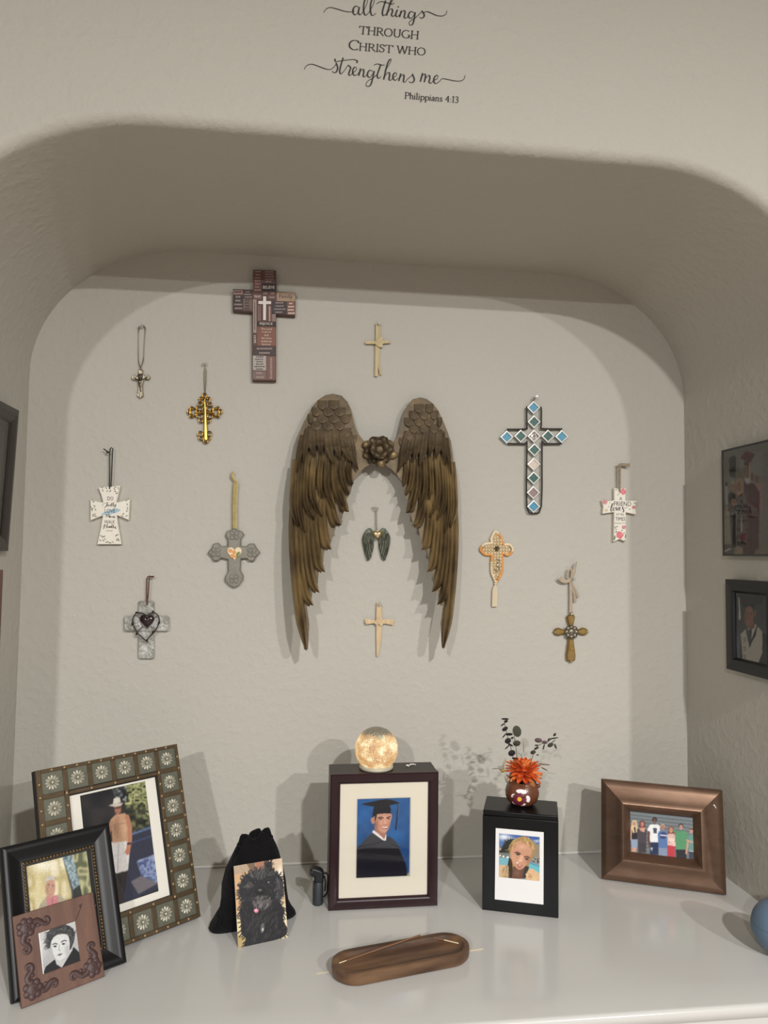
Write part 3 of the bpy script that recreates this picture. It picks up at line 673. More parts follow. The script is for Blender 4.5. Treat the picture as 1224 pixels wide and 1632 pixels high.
hb = mb.grid(rows).build('heart', mat('pale_gold', rgb(214, 196, 142), 0.25, 0.9), wh, 60, loc)
wall_slab(TZ([(505,800),(545,800),(545,830),(565,830),(565,865),(545,865),(545,925),(510,925),(508,865),(490,865),(490,830),(505,830)]), 0.0178, 0.002, 0.0003).build('tiny_cross', mat('rose_gold', rgb(226, 196, 176), 0.25, 0.9), hb, None, loc)
MB().tube(w3(TZ([(500, 735), (470, 620), (466, 240), (478, 190), (492, 240), (497, 620), (505, 735)]), 0.006), 0.0006, 5).tube(w3(TZ([(470, 235), (370, 165), (385, 135), (470, 145), (540, 160), (525, 190), (480, 235)]), 0.007), 0.0008, 5).build('cord', mat('grey_thread', rgb(140, 132, 120), 0.6), wh, 60, loc)

# --- stained glass cross
AZ = zoom(770, 610, 4.371)
loc = onwall(*AZ([(352, 908)])[0])
sg = thing('stained_glass_cross', 'wire cross of diamond glass panes in turquoise, green and mauve', 'cross', loc)
CAME = mat('silver_solder', rgb(206, 204, 198, 1.1), 0.5, 0.5); BWIRE = mat('black_wire', rgb(52, 48, 46), 0.45, 0.6)
gm = {'b': mat('turquoise_glass', rgb(70, 140, 168, K1), 0.40, noise=(90, .25, rgb(60, 124, 156, K1)), spec=0.35), 'g': mat('green_glass', rgb(44, 92, 82, K1), 0.40, noise=(90, .25, rgb(34, 74, 68, K1)), spec=0.35),
      'c': mat('rippled_mirror_glass', rgb(215, 205, 205), 0.08, 0.9, bump=(70, 1.0, 0.01)), 'p': mat('blush_glass', rgb(196, 180, 164, K1), 0.40, spec=0.35), 'm': mat('mauve_glass', rgb(134, 112, 114, K1), 0.40, spec=0.35)}
def put_strip(parent, a, b, half, off, m, nm):
    strip(parent, [a, ((a[0]+b[0])/2, (a[1]+b[1])/2), b], half, off, m, nm, loc, AZ)
for k, cx0, cy0 in (('b',352,172),('g',355,272),('g',262,372),('c',355,372),('g',452,372),('b',165,378),('b',548,375),('g',357,467),('p',353,567),('g',352,663),('m',350,765),('b',352,862)):
    r_ = 46; d = [(cx0, cy0 - r_), (cx0 + r_, cy0), (cx0, cy0 + r_), (cx0 - r_, cy0)]
    pn = wall_slab(AZ(d), 0.009, 0.003).build('pane', gm[k], sg, None, loc)
    mb = MB(); q = AZ([(cx0, cy0 - r_), (cx0 + r_, cy0), (cx0, cy0 + r_), (cx0 - r_, cy0)]); qi = AZ([(cx0, cy0 - r_ + 11), (cx0 + r_ - 11, cy0), (cx0, cy0 + r_ - 11), (cx0 - r_ + 11, cy0)])
    v = [tuple(onwall(*p, 0.0085)) for p in q] + [tuple(onwall(*p, 0.0108)) for p in q] + [tuple(onwall(*p, 0.0112)) for p in qi] + [tuple(onwall(*p, 0.0089)) for p in qi]
    mb.add(v, [(a_*4 + i, a_*4 + (i+1) % 4, (a_+1)*4 + (i+1) % 4, (a_+1)*4 + i) for a_ in range(3) for i in range(4)])
    mb.build('came', CAME, pn, None, loc)
for p in ([(310,172),(303,178),(303,300),(295,322),(165,325)], [(395,175),(405,180),(405,300),(412,320),(550,322)], [(170,425),(290,427),(304,440),(304,860),(352,908)], [(548,425),(425,427),(410,438),(405,860),(352,908)]):
    MB().tube([onwall(x, y, 0.0085) for x, y in AZ(smooth_path(p, 3))], 0.0019, 8).build('wire_rail', BWIRE, sg, 60, loc)
MB().tube([onwall(x, y, 0.008) for x, y in AZ(ell(354, 117, 9, 10, 12))], 0.0012, 6, True).build('hanging_ring', SILVER, sg, 60, loc)
pin(*AZ([(358, 105)])[0], 'clear push pin above the stained glass cross')

# --- friendship cross
FZ = zoom(950, 730, 11.65)
loc = onwall(*FZ([(440, 1565)])[0])
fc = thing('friendship_cross', 'white cross with pink roses reading A FRIEND LOVES AT ALL TIMES', 'cross', loc)
o = FZ([(338,555),(445,570),(556,560),(548,680),(548,795),(760,790),(735,920),(750,1050),(555,1010),(556,1300),(560,1550),(520,1540),(442,1505),(330,1555),(335,1300),(338,1005),(125,1035),(140,900),(112,785),(230,800),(340,785)])
wall_slab(o, 0.0115, 0.008, 0.001).build('body', CERW, fc, None, loc)
mb = MB()
for t, cx0, cy0, wz, hz, rt in (('A', 458, 752, 52, 58, 0), ('FRIEND', 492, 850, 320, 82, 0.01), ('AT ALL', 450, 1045, 150, 40, 0), ('TIMES', 450, 1130, 180, 68, 0), ('Proverbs 17:17', 448, 1208, 195, 22, 0)): wtext(mb, t, *FZ([(cx0, cy0)])[0], wz/11.65, hz/11.65, 0.0119, rt)
calli(mb, [[(270,950),(300,900),(320,850),(305,845),(285,900),(275,970),(290,990),(305,970)],[(345,920),(320,925),(320,970),(345,975),(358,940),(345,920),(375,925)],[(378,915),(392,975),(412,920),(430,918)],[(425,955),(452,935),(445,915),(428,935),(432,970),(470,965)],[(500,905),(490,930),(510,960),(515,990),(500,1005),(488,990)],[(500,930),(540,930),(590,915)]], FZ, 0.0120, 3, 9, onwall)
mb.build('lettering', INKB, fc, None, loc)
ROSE = mat('rose_ink', rgb(204, 92, 106, 1.1), 0.6, noise=(220, .2, rgb(224, 140, 146, 1.1))); ROSEP = mat('pale_rose_ink', rgb(208, 150, 148, 1.1), 0.6, noise=(220, .2, rgb(190, 118, 122, 1.1)))
for i, (cx0, cy0, r_, m_) in enumerate(((505, 625, 55, ROSE), (440, 1430, 68, ROSE), (165, 820, 46, ROSEP), (700, 915, 36, ROSEP), (515, 1285, 38, ROSEP), (190, 970, 32, mat('peach_ink', rgb(212, 186, 160, 1.1), 0.6)))):
    q = [(cx0 + r_*(1 + 0.13*math.sin(5*a + i))*math.cos(a), cy0 + r_*(0.95 + 0.12*math.cos(4*a + i))*math.sin(a)) for a in np.linspace(0, 2*PI, 20, endpoint=False)]
    q = [(min(max(x, 118 if y > 700 else 345), 745 if 700 < y < 1040 else 556), y) for x, y in q]
    wall_slab(FZ(q), 0.0117, 0.0003).build('rose_print', m_, fc, None, loc)
mb = MB(); GR = mat('green_leaf_ink', rgb(112, 128, 96), 0.6)
for lx, ly, a_, b_, la in [(375,590,24,6,.1),(400,688,10,8,0),(425,668,28,4,-.3),(390,1275,20,10,-.7),(370,1325,26,6,-.2),(375,1370,30,10,-.5),(345,1480,14,48,.1),(520,1395,22,8,-.5),(545,1455,10,44,.1),(355,1290,10,22,-.3),(535,1530,24,7,-.5),(720,835,26,9,-.1),(255,830,9,9,0),(745,860,8,16,0),(480,1345,8,18,-.5),(625,950,12,12,0),(235,905,14,5,.7)]:
    mb.add([tuple(onwall(*p, 0.0118)) for p in FZ(ell(lx, ly, a_, b_, 8, 0, la))], [tuple(range(8))])
mb.build('leaf_print', GR, fc, None, loc)
JUTE = mat('taupe_ribbon', rgb(146, 130, 108, K1), 0.7, noise=(150, .3, rgb(124, 108, 88, K1)))
strip(fc, [(430, 590), (425, 400), (422, 200), (430, 125)], 14, 0.0128, JUTE, 'ribbon', loc, FZ)
strip(fc, [(442, 630), (445, 400), (448, 200), (450, 120)], 14, 0.0140, JUTE, 'ribbon', loc, FZ)
strip(fc, [(415, 130), (470, 115), (540, 120), (600, 130), (628, 135)], lambda t: 20 + 16*t*t, 0.0152, JUTE, 'ribbon_tail', loc, FZ)

# --- beaded cross with tassel
BZ = zoom(755, 840, 12.09)
loc = onwall(*BZ([(400, 1550)])[0])
bc = thing('beaded_cross', 'orange and cream beaded cross with a cream thread tassel', 'cross', loc)
outl = [(415,85),(480,140),(530,210),(535,300),(600,335),(690,340),(755,430),(700,510),(640,540),(560,500),(545,600),(545,730),(540,860),(500,950),(430,1060),(375,950),(345,860),(340,730),(345,600),(350,530),(260,535),(185,500),(130,425),(200,335),(290,315),(350,300),(335,230),(370,150)]
wall_slab(BZ([(440 + (x - 440)*0.9, 500 + (y - 500)*0.95) for x, y in outl]), 0.0055, 0.004, 0.001).build('cloth_backing', mat('cream_felt', rgb(176, 156, 120, 1.1), 0.9), bc, None, loc)
ob = MB(); cb = MB(); P = smooth_path(outl, 3, True)
for i, (x, y) in enumerate(P):
    p = onwall(*BZ([(x, y)])[0], 0.005); orange = (y > 470 and x > 430) or (y > 440 and x < 420 and y < 640) or (x > 470 and y < 330) or (x < 230 and y > 380 and y < 520)
    (ob if orange else cb).ball(tuple(p), 0.0034, 7, 5)
rnd = random.Random(2)
for yy in range(140, 950, 60):
    for xx in range(180, 720, 56):
        if inside((xx, yy), [(440 + (x - 440)*0.86, 500 + (y - 500)*0.92) for x, y in outl]):
            cb.ball(tuple(onwall(*BZ([(xx + rnd.uniform(-6, 6), yy + rnd.uniform(-6, 6))])[0], 0.0062)), 0.0026, 6, 4)
tag(ob.build('orange_beads', mat('orange_beads', rgb(206, 132, 60, 1.1), 0.3, noise=(140, .3, rgb(226, 168, 100, 1.1))), bc, 60, loc), kind='stuff')
tag(cb.build('cream_beads', mat('cream_beads', rgb(232, 218, 196, 1.15), 0.3, noise=(60, .3, rgb(206, 182, 136, 1.1))), bc, 60, loc), kind='stuff')
mb = MB()
for a in range(7): mb.ball(tuple(onwall(*BZ([(445 + 38*math.cos(a*PI*2/6)*(a < 6), 415 + 38*math.sin(a*PI*2/6)*(a < 6))])[0], 0.0085)), 0.0021, 7, 5)
mb.build('centre_jewel', mat('dark_bead', rgb(96, 84, 62), 0.3, 0.6), bc, 60, loc)
MB().tube([onwall(x, y, 0.0085) for x, y in smooth_path(BZ([(440, 620), (490, 640), (480, 700), (440, 740), (490, 780), (480, 850), (420, 840), (410, 800)]), 4)], 0.0008, 6).ball(tuple(onwall(*BZ([(465, 690)])[0], 0.0085)), 0.002, 8, 5).build('charm', mat('charm_silver', rgb(150, 148, 148), 0.3, 0.9), bc, 60, loc)
mb = MB()
for k in range(9):
    s_ = k/4 - 1; mb.tube([onwall(x, y, 0.006 + 0.001*math.cos(s_*1.5)) for x, y in smooth_path(BZ([(425, 1050), (418 + 5*s_, 1110), (412 + 42*s_, 1200), (408 + 46*s_, 1350), (400 + 42*s_, 1535)]), 3)], 0.0012, 5)
mb.build('tassel', mat('cream_thread', rgb(204, 190, 164, 1.1), 0.8), bc, 60, loc)
MB().tube([onwall(x, y, 0.006) for x, y in BZ(ell(420, 1090, 22, 14, 12))], 0.0012, 6, True).build('tassel_wrap', MATS['cream_thread'], bc, 60, loc)

# --- gold rhinestone cross with ribbon bow
RZz = zoom(870, 890, 9.325)
loc = onwall(*RZz([(378, 1550)])[0])
rc = thing('rhinestone_cross', 'gold cross with a silver rhinestone flower hanging from a taupe ribbon bow', 'cross', loc)
GOLDM = mat('satin_gold', rgb(168, 138, 84, 1.15), 0.35, 0.8, noise=(60, .3, rgb(140, 112, 64)))
for nm, q in (('arm', [(345,840),(415,835),(440,865),(430,920),(412,1000),(412,1060),(350,1060),(348,1000),(325,930),(315,870)]), ('arm', [(380,1062),(280,1062),(200,1035),(150,1045),(120,1095),(145,1135),(200,1150),(280,1125),(380,1122)]), ('arm', [(380,1062),(470,1065),(560,1030),(610,1045),(640,1090),(605,1140),(550,1142),(470,1115),(380,1118)]), ('arm', [(345,1080),(412,1080),(422,1250),(448,1450),(440,1515),(378,1545),(315,1515),(310,1440),(335,1250)])):
    wall_slab(RZz(q), 0.0105, 0.007, 0.0025).build(nm, GOLDM, rc, None, loc)
for k in range(8):
    a = k*PI/4; c = onwall(*RZz([(382 + 70*math.cos(a), 1095 + 72*math.sin(a))])[0], 0.0115); MB().ball(tuple(c), 0.0058, 10, 6, (1, 0.6, 1)).build('petal', mat('dark_pewter', rgb(120, 112, 98), 0.35, 0.8), rc, 60, loc)
rs = MB()
MB().lathe([(.0075, 0), (.0075, .003), (.006, .0042), (.001, .0042)], tuple(onwall(*RZz([(382, 1095)])[0], 0.0105)), 18, 'y').build('flower_centre', MATS['dark_pewter'], rc, 40, loc)
for k in range(8):
    for rr_ in (38, 66, 88): a = k*PI/4 + (0.39 if rr_ == 66 else 0); rs.ball(tuple(onwall(*RZz([(382 + rr_*math.cos(a), 1095 + rr_*math.sin(a))])[0], 0.0148)), 0.0013, 6, 4)
rs.ball(tuple(onwall(*RZz([(382, 1095)])[0], 0.0155)), 0.0022, 8, 6)
for x, y in ((365,1410),(390,1410),(378,1435),(395,1455),(370,1460),(385,1485),(365,1495),(398,1495),(370,875),(395,875),(383,905),(190,1110),(165,1085),(580,1085),(548,1090),(385,1230),(385,1280)): rs.ball(tuple(onwall(*RZz([(x, y)])[0], 0.0108)), 0.0012, 6, 4)
tag(rs.build('rhinestones', mat('crystal', rgb(220, 216, 210), 0.08, 0.9), rc, 60, loc), kind='stuff')
GB = mat('amber_stone', rgb(196, 146, 60, 1.2), 0.15, 0.3)
for x, y, r_ in ((385,1338,.0024),(383,930,.0016),(235,1090,.0016),(520,1088,.0016),(384,1256,.0016)): MB().ball(tuple(onwall(*RZz([(x, y)])[0], 0.0108)), r_, 8, 6).build('amber_stone', GB, rc, 60, loc)
for x, y in ((140,1098),(622,1090),(378,1535),(380,832)): MB().ball(tuple(onwall(*RZz([(x, y)])[0], 0.0085)), 0.0028, 8, 6).build('end_bead', SILVER, rc, 60, loc)
MB().tube([onwall(x, y, 0.008) for x, y in RZz(ell(376, 800, 22, 22, 12))], 0.0012, 6, True).build('hanging_ring', SILVER, rc, 60, loc)
RIB = mat('taupe_satin', rgb(170, 154, 134, K1), 0.45, noise=(100, .3, rgb(150, 134, 114, K1)))
for pts, hf, of in (([(372, 800), (374, 600), (372, 420), (372, 320)], 22, 0.009), ([(372, 330), (330, 280), (335, 190), (365, 155), (390, 180), (385, 260), (372, 320)], 13, 0.012), ([(360, 320), (310, 345), (250, 330), (205, 285)], lambda t: 18 + 18*t, 0.014), ([(385, 260), (420, 200), (435, 110), (462, 45)], lambda t: 20*math.sin(PI*(.25 + .7*t)), 0.012), ([(375, 330), (410, 420), (450, 490), (488, 575)], lambda t: 12 + 6*t, 0.0105), ([(375, 340), (400, 450), (425, 540), (440, 645)], lambda t: 12 + 6*t, 0.0095)):
    strip(rc, pts, hf, of, RIB, 'ribbon', loc, RZz)
pin(*RZz([(385, 298)])[0], 'clear push pin at the ribbon bow of the rhinestone cross')
# ------------------------------------------------------------------ vinyl verse on the wall above the arch
LZ = zoom(440, 0, 3.4)
VINYL = mat('charcoal_vinyl', rgb(48, 44, 44), 0.6)
def onfront(x, y, off): return on(1, -D - off, x, y)
loc = onfront(612, 160, 0)
vt = thing('wall_verse', 'charcoal vinyl lettering of a Philippians 4:13 verse above the niche arch', 'lettering', loc)
s1 = [[(258,68),(272,48),(295,40),(330,48),(370,60),(405,64),(425,58)],[(447,38),(432,32),(418,48),(418,70),(430,80),(444,66),(452,40)],[(452,38),(446,66),(455,80),(468,68)],[(468,68),(488,30),(496,0),(488,-8),(478,10),(474,50),(480,78),(490,80),(505,64)],[(505,64),(525,28),(533,0),(525,-8),(515,10),(511,50),(516,78),(527,82),(542,70)],
 [(594,2),(582,40),(576,70),(582,84),(595,76)],[(545,20),(568,8),(600,14),(628,22),(640,14)],[(612,40),(630,5),(636,-12),(624,0),(610,45),(598,84)],[(599,80),(615,52),(628,48),(631,60),(626,80),(634,88),(646,80)],[(658,52),(648,78),(655,90),(668,80)],[(662,34),(663,39)],[(679,58),(669,92)],[(670,84),(685,60),(697,58),(698,74),(694,92),(703,98),(715,88)],[(747,68),(730,62),(718,78),(720,94),(733,98),(745,84),(754,66)],[(754,66),(748,105),(740,130),(726,135),(721,122),(735,108),(760,92)],[(760,92),(782,70),(792,58)],[(790,58),(802,76),(801,90),(788,98),(778,92)],[(795,72),(815,62),(840,70),(870,83),(900,86),(920,76),(926,58)]]
s2 = [[(153,375),(165,356),(190,347),(220,355),(260,370),(290,376),(312,364),(328,342)],[(325,340),(334,366),(327,388),(312,393),(304,384)],[(320,318),(322,333),(345,330),(380,325),(420,322),(440,330),(436,340)],[(364,312),(352,350),(345,385),(352,400),(368,385)],[(368,385),(385,360),(392,352)],[(390,352),(404,366),(398,385),(394,402),(402,408),(415,395)],[(415,395),(432,382),(436,368),(425,364),(416,380),(418,402),(432,408),(448,394)],[(458,370),(448,410)],[(450,400),(464,378),(474,376),(475,394),(472,412),(480,416),(492,404)],[(524,386),(508,380),(496,396),(498,414),(510,418),(522,402),(532,384)],[(532,384),(522,430),(512,460),(496,468),(487,458),(498,438),(528,420),(546,404)],[(568,348),(555,385),(548,410),(556,424),(570,412)],[(530,352),(550,346),(570,352),(588,352)],[(588,388),(612,350),(625,325),(616,322),(602,350),(590,400),(583,430)],[(585,420),(602,396),(614,394),(615,412),(612,430),(622,434),(632,422)],[(632,422),(650,410),(654,398),(644,394),(634,408),(636,428),(648,434),(662,422)],[(676,398),(665,438)],[(668,428),(682,406),(692,406),(693,422),(690,440),(700,444),(710,430)],[(710,430),(732,412),(742,398)],[(739,402),(749,428),(743,444),(728,447),(720,440)],[(794,396),(782,442)],[(784,430),(798,404),(808,402),(809,420),(803,444)],[(806,432),(822,410),(832,410),(833,426),(829,444),(840,450),(852,436)],[(852,436),(872,426),(878,412),(868,408),(856,424),(856,444),(868,452),(888,438),(900,426),(930,430),(970,438),(1000,438),(1018,428),(1025,408)]]
for st in (s1, s2):
    mb = MB(); calli(mb, st, LZ, 0.0008, 1.6, 4.2, onfront); mb.build('script_line', VINYL, vt, None, loc)
# a small roman alphabet of pen strokes: unit cap height, y down from the cap line; straight = polyline, curves smoothed
def arc(cx, cy, rx, ry, a0, a1, n=9): return [(cx + rx*math.cos(math.radians(a0 + (a1-a0)*i/(n-1))), cy + ry*math.sin(math.radians(a0 + (a1-a0)*i/(n-1)))) for i in range(n)]
def ser(x, y, w_=0.13): return [(x - w_, y), (x + w_, y)]
G = {
 'T': (0.78, [[(.39,0),(.39,1)], [(.02,.02),(.76,.02)], [(.03,.02),(.01,.2)], [(.75,.02),(.77,.2)], ser(.39, 1)]),
 'H': (0.86, [[(.15,0),(.15,1)], [(.71,0),(.71,1)], [(.15,.48),(.71,.48)], ser(.15,0), ser(.15,1), ser(.71,0), ser(.71,1)]),
 'R': (0.76, [[(.15,0),(.15,1)], [(.15,.02)] + arc(.34,.25,.24,.23,-90,90) + [(.15,.48)], [(.36,.48),(.52,.74),(.74,1)], ser(.15,0), ser(.15,1)]),
 'O': (0.86, [arc(.43,.5,.36,.49,0,360,25)]),
 'U': (0.84, [[(.16,0),(.16,.6)] + arc(.42,.66,.26,.33,180,0) + [(.68,0)], ser(.16,0), ser(.68,0)]),
 'G': (0.86, [arc(.46,.5,.4,.49,-50,-330,25)[0:25], [(.74,.62),(.74,.92)], ser(.74,.6)]),
 'C': (0.76, [arc(.46,.5,.4,.49,-50,-310,25), [(.71,.05),(.71,.25)]]),
 'I': (0.34, [[(.17,0),(.17,1)], ser(.17,0), ser(.17,1)]),
 'S': (0.56, [[(.46,.2),(.40,.04),(.24,.0),(.10,.1),(.10,.28),(.26,.44),(.42,.56),(.48,.74),(.40,.92),(.24,1),(.08,.94),(.05,.76)]]),
 'W': (1.08, [[(.08,0),(.32,1)], [(.32,1),(.54,.05)], [(.54,.0),(.78,1)], [(.78,1),(1.0,0)], ser(.08,0,.11), ser(1.0,0,.11), ser(.54,0,.1)]),
 'P': (0.64, [[(.15,0),(.15,1)], [(.15,.02)] + arc(.34,.27,.25,.25,-90,90) + [(.15,.53)], ser(.15,0), ser(.15,1)]),
 'h': (0.56, [[(.12,-.05),(.12,1)], [(.12,.55),(.22,.42),(.34,.4),(.43,.52),(.43,1)], ser(.12,1,.1), ser(.43,1,.1)]),
 'i': (0.28, [[(.13,.4),(.13,1)], [(.13,.13),(.14,.2)], ser(.13,1,.1), [(.04,.42),(.13,.4)]]),
 'l': (0.28, [[(.13,-.05),(.13,1)], ser(.13,1,.1), [(.04,-.03),(.13,-.05)]]),
 'p': (0.58, [[(.12,.4),(.12,1.32)], [(.12,.5)] + arc(.3,.7,.22,.3,-110,110,11) + [(.12,.92)], ser(.12,1.32,.1), [(.03,.42),(.12,.4)]]),
 'a': (0.48, [[(.08,.52),(.2,.4),(.34,.46),(.35,.9),(.45,.98)], [(.35,.62),(.16,.68),(.07,.82),(.14,.98),(.26,.97),(.35,.84)]]),
 'n': (0.58, [[(.12,.4),(.12,1)], [(.12,.55),(.22,.42),(.34,.4),(.43,.52),(.43,1)], ser(.12,1,.1), ser(.43,1,.1), [(.03,.42),(.12,.4)]]),
 's': (0.40, [[(.33,.52),(.27,.41),(.15,.41),(.08,.52),(.16,.66),(.28,.74),(.33,.86),(.25,.98),(.12,.98),(.06,.88)]]),
 '4': (0.56, [[(.38,.05),(.38,1)], [(.38,.05),(.05,.68)], [(.05,.68),(.52,.68)], ser(.38,1,.1)]),
 ':': (0.26, [[(.12,.48),(.13,.56)], [(.12,.9),(.13,.98)]]),
 '1': (0.40, [[(.22,.03),(.22,1)], [(.08,.14),(.22,.03)], ser(.22,1,.12)]),
 '3': (0.52, [[(.08,.16),(.2,.03),(.36,.06),(.41,.22),(.32,.4),(.2,.46),(.36,.52),(.44,.7),(.36,.92),(.2,1),(.06,.92)]]),
 ' ': (0.34, [])}
def serif_line(mb, runs, x0, y0, x1, y1):
    """runs: list of (text, cap height); baseline from (x0,y0) to (x1,y1) in zoomed pixels"""
    tot = sum(G[c][0]*h for t, h in runs for c in t); L_ = math.hypot(x1-x0, y1-y0); k = L_/tot; ux, uy = (x1-x0)/L_, (y1-y0)/L_
    adv = 0
    for t, h in runs:
        for c in t:
            for st in G[c][1]:
                P = [(adv + a*h*k, (b - 1)*h) for a, b in st]
                if len(P) > 4: P = smooth_path(P, 2)
                n = len(P); A_, B_ = [], []
                for i, (a, b) in enumerate(P):
                    p = P[max(i-1, 0)]; q = P[min(i+1, n-1)]; dx, dy = q[0]-p[0], q[1]-p[1]; l = math.hypot(dx, dy) or 1
                    hw = h*(0.028 + 0.054*min(1, abs(dy)/l)**1.2); nx, ny = dy/l*hw, -dx/l*hw
                    for arr, s in ((A_, 1), (B_, -1)):
                        X, Y = a + nx*s, b + ny*s; arr.append(tuple(onfront(*LZ([(x0 + X*ux - Y*uy*0.9, y0 + X*uy + Y)])[0], 0.0008)))
                mb.add(A_ + B_, [(i, i+1, n+i+1, n+i) for i in range(n-1)])
            adv += G[c][0]*h*k
mb = MB(); serif_line(mb, [('THROUGH', 42)], 449, 182, 774, 212); mb.build('serif_line', VINYL, vt, None, loc)
mb = MB(); serif_line(mb, [('C', 52), ('HRIST WHO', 40)], 391, 267, 810, 300); mb.build('serif_line', VINYL, vt, None, loc)
mb = MB(); serif_line(mb, [('Philippians 4:13', 34)], 695, 533, 989, 557); mb.build('serif_line', VINYL, vt, None, loc)
# ------------------------------------------------------------------ printed pictures: flat ink on paper, drawn shape by shape
class Art:
    """picture painted as vertex ink on a fine sheet; shapes are given in the coordinates of three corners (tl, tr, bl)"""
    def __init__(s, tl, tr, bl, nx, ny, base=(128, 128, 128)):
        s.nx, s.ny = nx, ny; k = 2
        u, v = np.meshgrid((np.arange(nx*k) + 0.5)/(nx*k), (np.arange(ny*k) + 0.5)/(ny*k))
        s.X = tl[0] + u*(tr[0]-tl[0]) + v*(bl[0]-tl[0]); s.Y = tl[1] + u*(tr[1]-tl[1]) + v*(bl[1]-tl[1])
        s.u, s.v = u, v; s.a = np.zeros(u.shape + (3,)); s.a[:] = np.array(base)/255.0
    def mask_poly(s, pts):
        m = np.zeros(s.X.shape, bool); n = len(pts)
        for i in range(n):
            x1, y1 = pts[i]; x2, y2 = pts[i-1]
            if y1 == y2: continue
            c = ((y1 > s.Y) != (y2 > s.Y)) & (s.X < (x2-x1)*(s.Y-y1)/(y2-y1) + x1); m ^= c
        return m
    def mask_ell(s, cx, cy, rx, ry, rot=0.0):
        dx, dy = s.X-cx, s.Y-cy; c, n = math.cos(rot), math.sin(rot)
        return ((dx*c+dy*n)/rx)**2 + ((-dx*n+dy*c)/ry)**2 < 1
    def put(s, m, col, al=1.0): c = np.array(col)/255.0; s.a[m] = s.a[m]*(1-al) + c*al; return s
    def poly(s, pts, col, al=1.0, sm=0): return s.put(s.mask_poly(smooth_path(pts, sm, True) if sm else pts), col, al)
    def ell(s, cx, cy, rx, ry, col, rot=0.0, al=1.0): return s.put(s.mask_ell(cx, cy, rx, ry, rot), col, al)
    def soft(s, cx, cy, rx, ry, col, al=1.0, rot=0.0):
        dx, dy = s.X-cx, s.Y-cy; c, n = math.cos(rot), math.sin(rot)
        d = np.exp(-1.6*(((dx*c+dy*n)/rx)**2 + ((-dx*n+dy*c)/ry)**2))[..., None]*al
        s.a = s.a*(1-d) + np.array(col)/255.0*d; return s
    def line(s, pts, w_, col, al=1.0):
        m = np.zeros(s.X.shape, bool)
        for (x1, y1), (x2, y2) in zip(pts[:-1], pts[1:]):
            L2 = (x2-x1)**2+(y2-y1)**2 + 1e-9; t = np.clip(((s.X-x1)*(x2-x1)+(s.Y-y1)*(y2-y1))/L2, 0, 1)
            m |= (s.X-x1-t*(x2-x1))**2 + (s.Y-y1-t*(y2-y1))**2 < (w_/2)**2
        return s.put(m, col, al)
    def grad(s, c0, c1): t = s.v[..., None]; s.a = np.array(c0)/255*(1-t) + np.array(c1)/255*t; return s
    def speck(s, m, cols, cell, seed=0, al=1.0, stretch=(1, 1)):
        r = np.random.RandomState(seed); n = 64; tab = r.rand(n, n); X = s.X/cell/stretch[0]; Y = s.Y/cell/stretch[1]
        xi = np.floor(X).astype(int); yi = np.floor(Y).astype(int); fx, fy = X-xi, Y-yi; fx = fx*fx*(3-2*fx); fy = fy*fy*(3-2*fy)
        g = lambda a, b: tab[a % n, b % n]
        nz = (g(xi, yi)*(1-fx)+g(xi+1, yi)*fx)*(1-fy) + (g(xi, yi+1)*(1-fx)+g(xi+1, yi+1)*fx)*fy
        nz = np.clip((nz-0.15)/0.7, 0, 0.999)*(len(cols)-1); i0 = nz.astype(int); f = (nz-i0)[..., None]; C_ = np.array(cols)/255.0
        col = C_[i0]*(1-f) + C_[np.minimum(i0+1, len(cols)-1)]*f
        if m is None: m = np.ones(s.X.shape, bool)
        s.a[m] = s.a[m]*(1-al) + col[m]*al; return s
    def strands(s, m, col0, col1, n, L_, w_, ang, seed=0):
        """short hair strokes inside a mask"""
        r = random.Random(seed); ys, xs = np.nonzero(m)
        if len(xs) == 0: return s
        for _ in range(n):
            k = r.randrange(len(xs)); x, y = s.X[ys[k], xs[k]], s.Y[ys[k], xs[k]]; a = (ang(x, y) if callable(ang) else ang) + r.uniform(-.4, .4); t = r.random()
            c = tuple(col0[j]*(1-t) + col1[j]*t for j in range(3)); l = L_*r.uniform(.5, 1)
            s.line([(x, y), (x + l*math.cos(a)*.5, y + l*math.sin(a)*.5), (x + l*math.cos(a+.25), y + l*math.sin(a+.25))], w_*r.uniform(.6, 1.2), c, .8)
        return s
    def face(s, cx, cy, w_, h_, skin, rot=0.0, dark=(70, 48, 42), lip=(165, 92, 84), smile=True):
        c, n = math.cos(rot), math.sin(rot)
        P = lambda u, v: (cx + u*w_*c - v*h_*n, cy + u*w_*n + v*h_*c)
        s.ell(cx, cy, w_, h_, skin, rot)
        sh = tuple(int(v*.78) for v in skin); hi = tuple(min(255, int(v*1.12)) for v in skin)
        s.soft(*P(-.75, .2), w_*.35, h_*.6, sh, .7, rot); s.soft(*P(.2, -.25), w_*.5, h_*.3, hi, .5, rot)
        for e in (-1, 1):
            s.line([P(.38*e-.2, -.28), P(.38*e, -.34), P(.38*e+.2, -.27)], h_*.07, dark, .85); s.ell(*P(.38*e, -.13), w_*.15, h_*.07, (235, 228, 220), rot, .7); s.ell(*P(.38*e, -.13), w_*.09, h_*.07, dark, rot)
        s.line([P(.04, -.1), P(.14, .18), P(-.08, .24)], h_*.05, sh, .8)
        s.poly([P(-.38, .42), P(0, .5), P(.38, .40), P(.2, .62), P(-.18, .62)], lip)
        if smile: s.poly([P(-.28, .46), P(0, .51), P(.28, .45), P(.1, .55), P(-.12, .55)], (240, 234, 226))
        return s
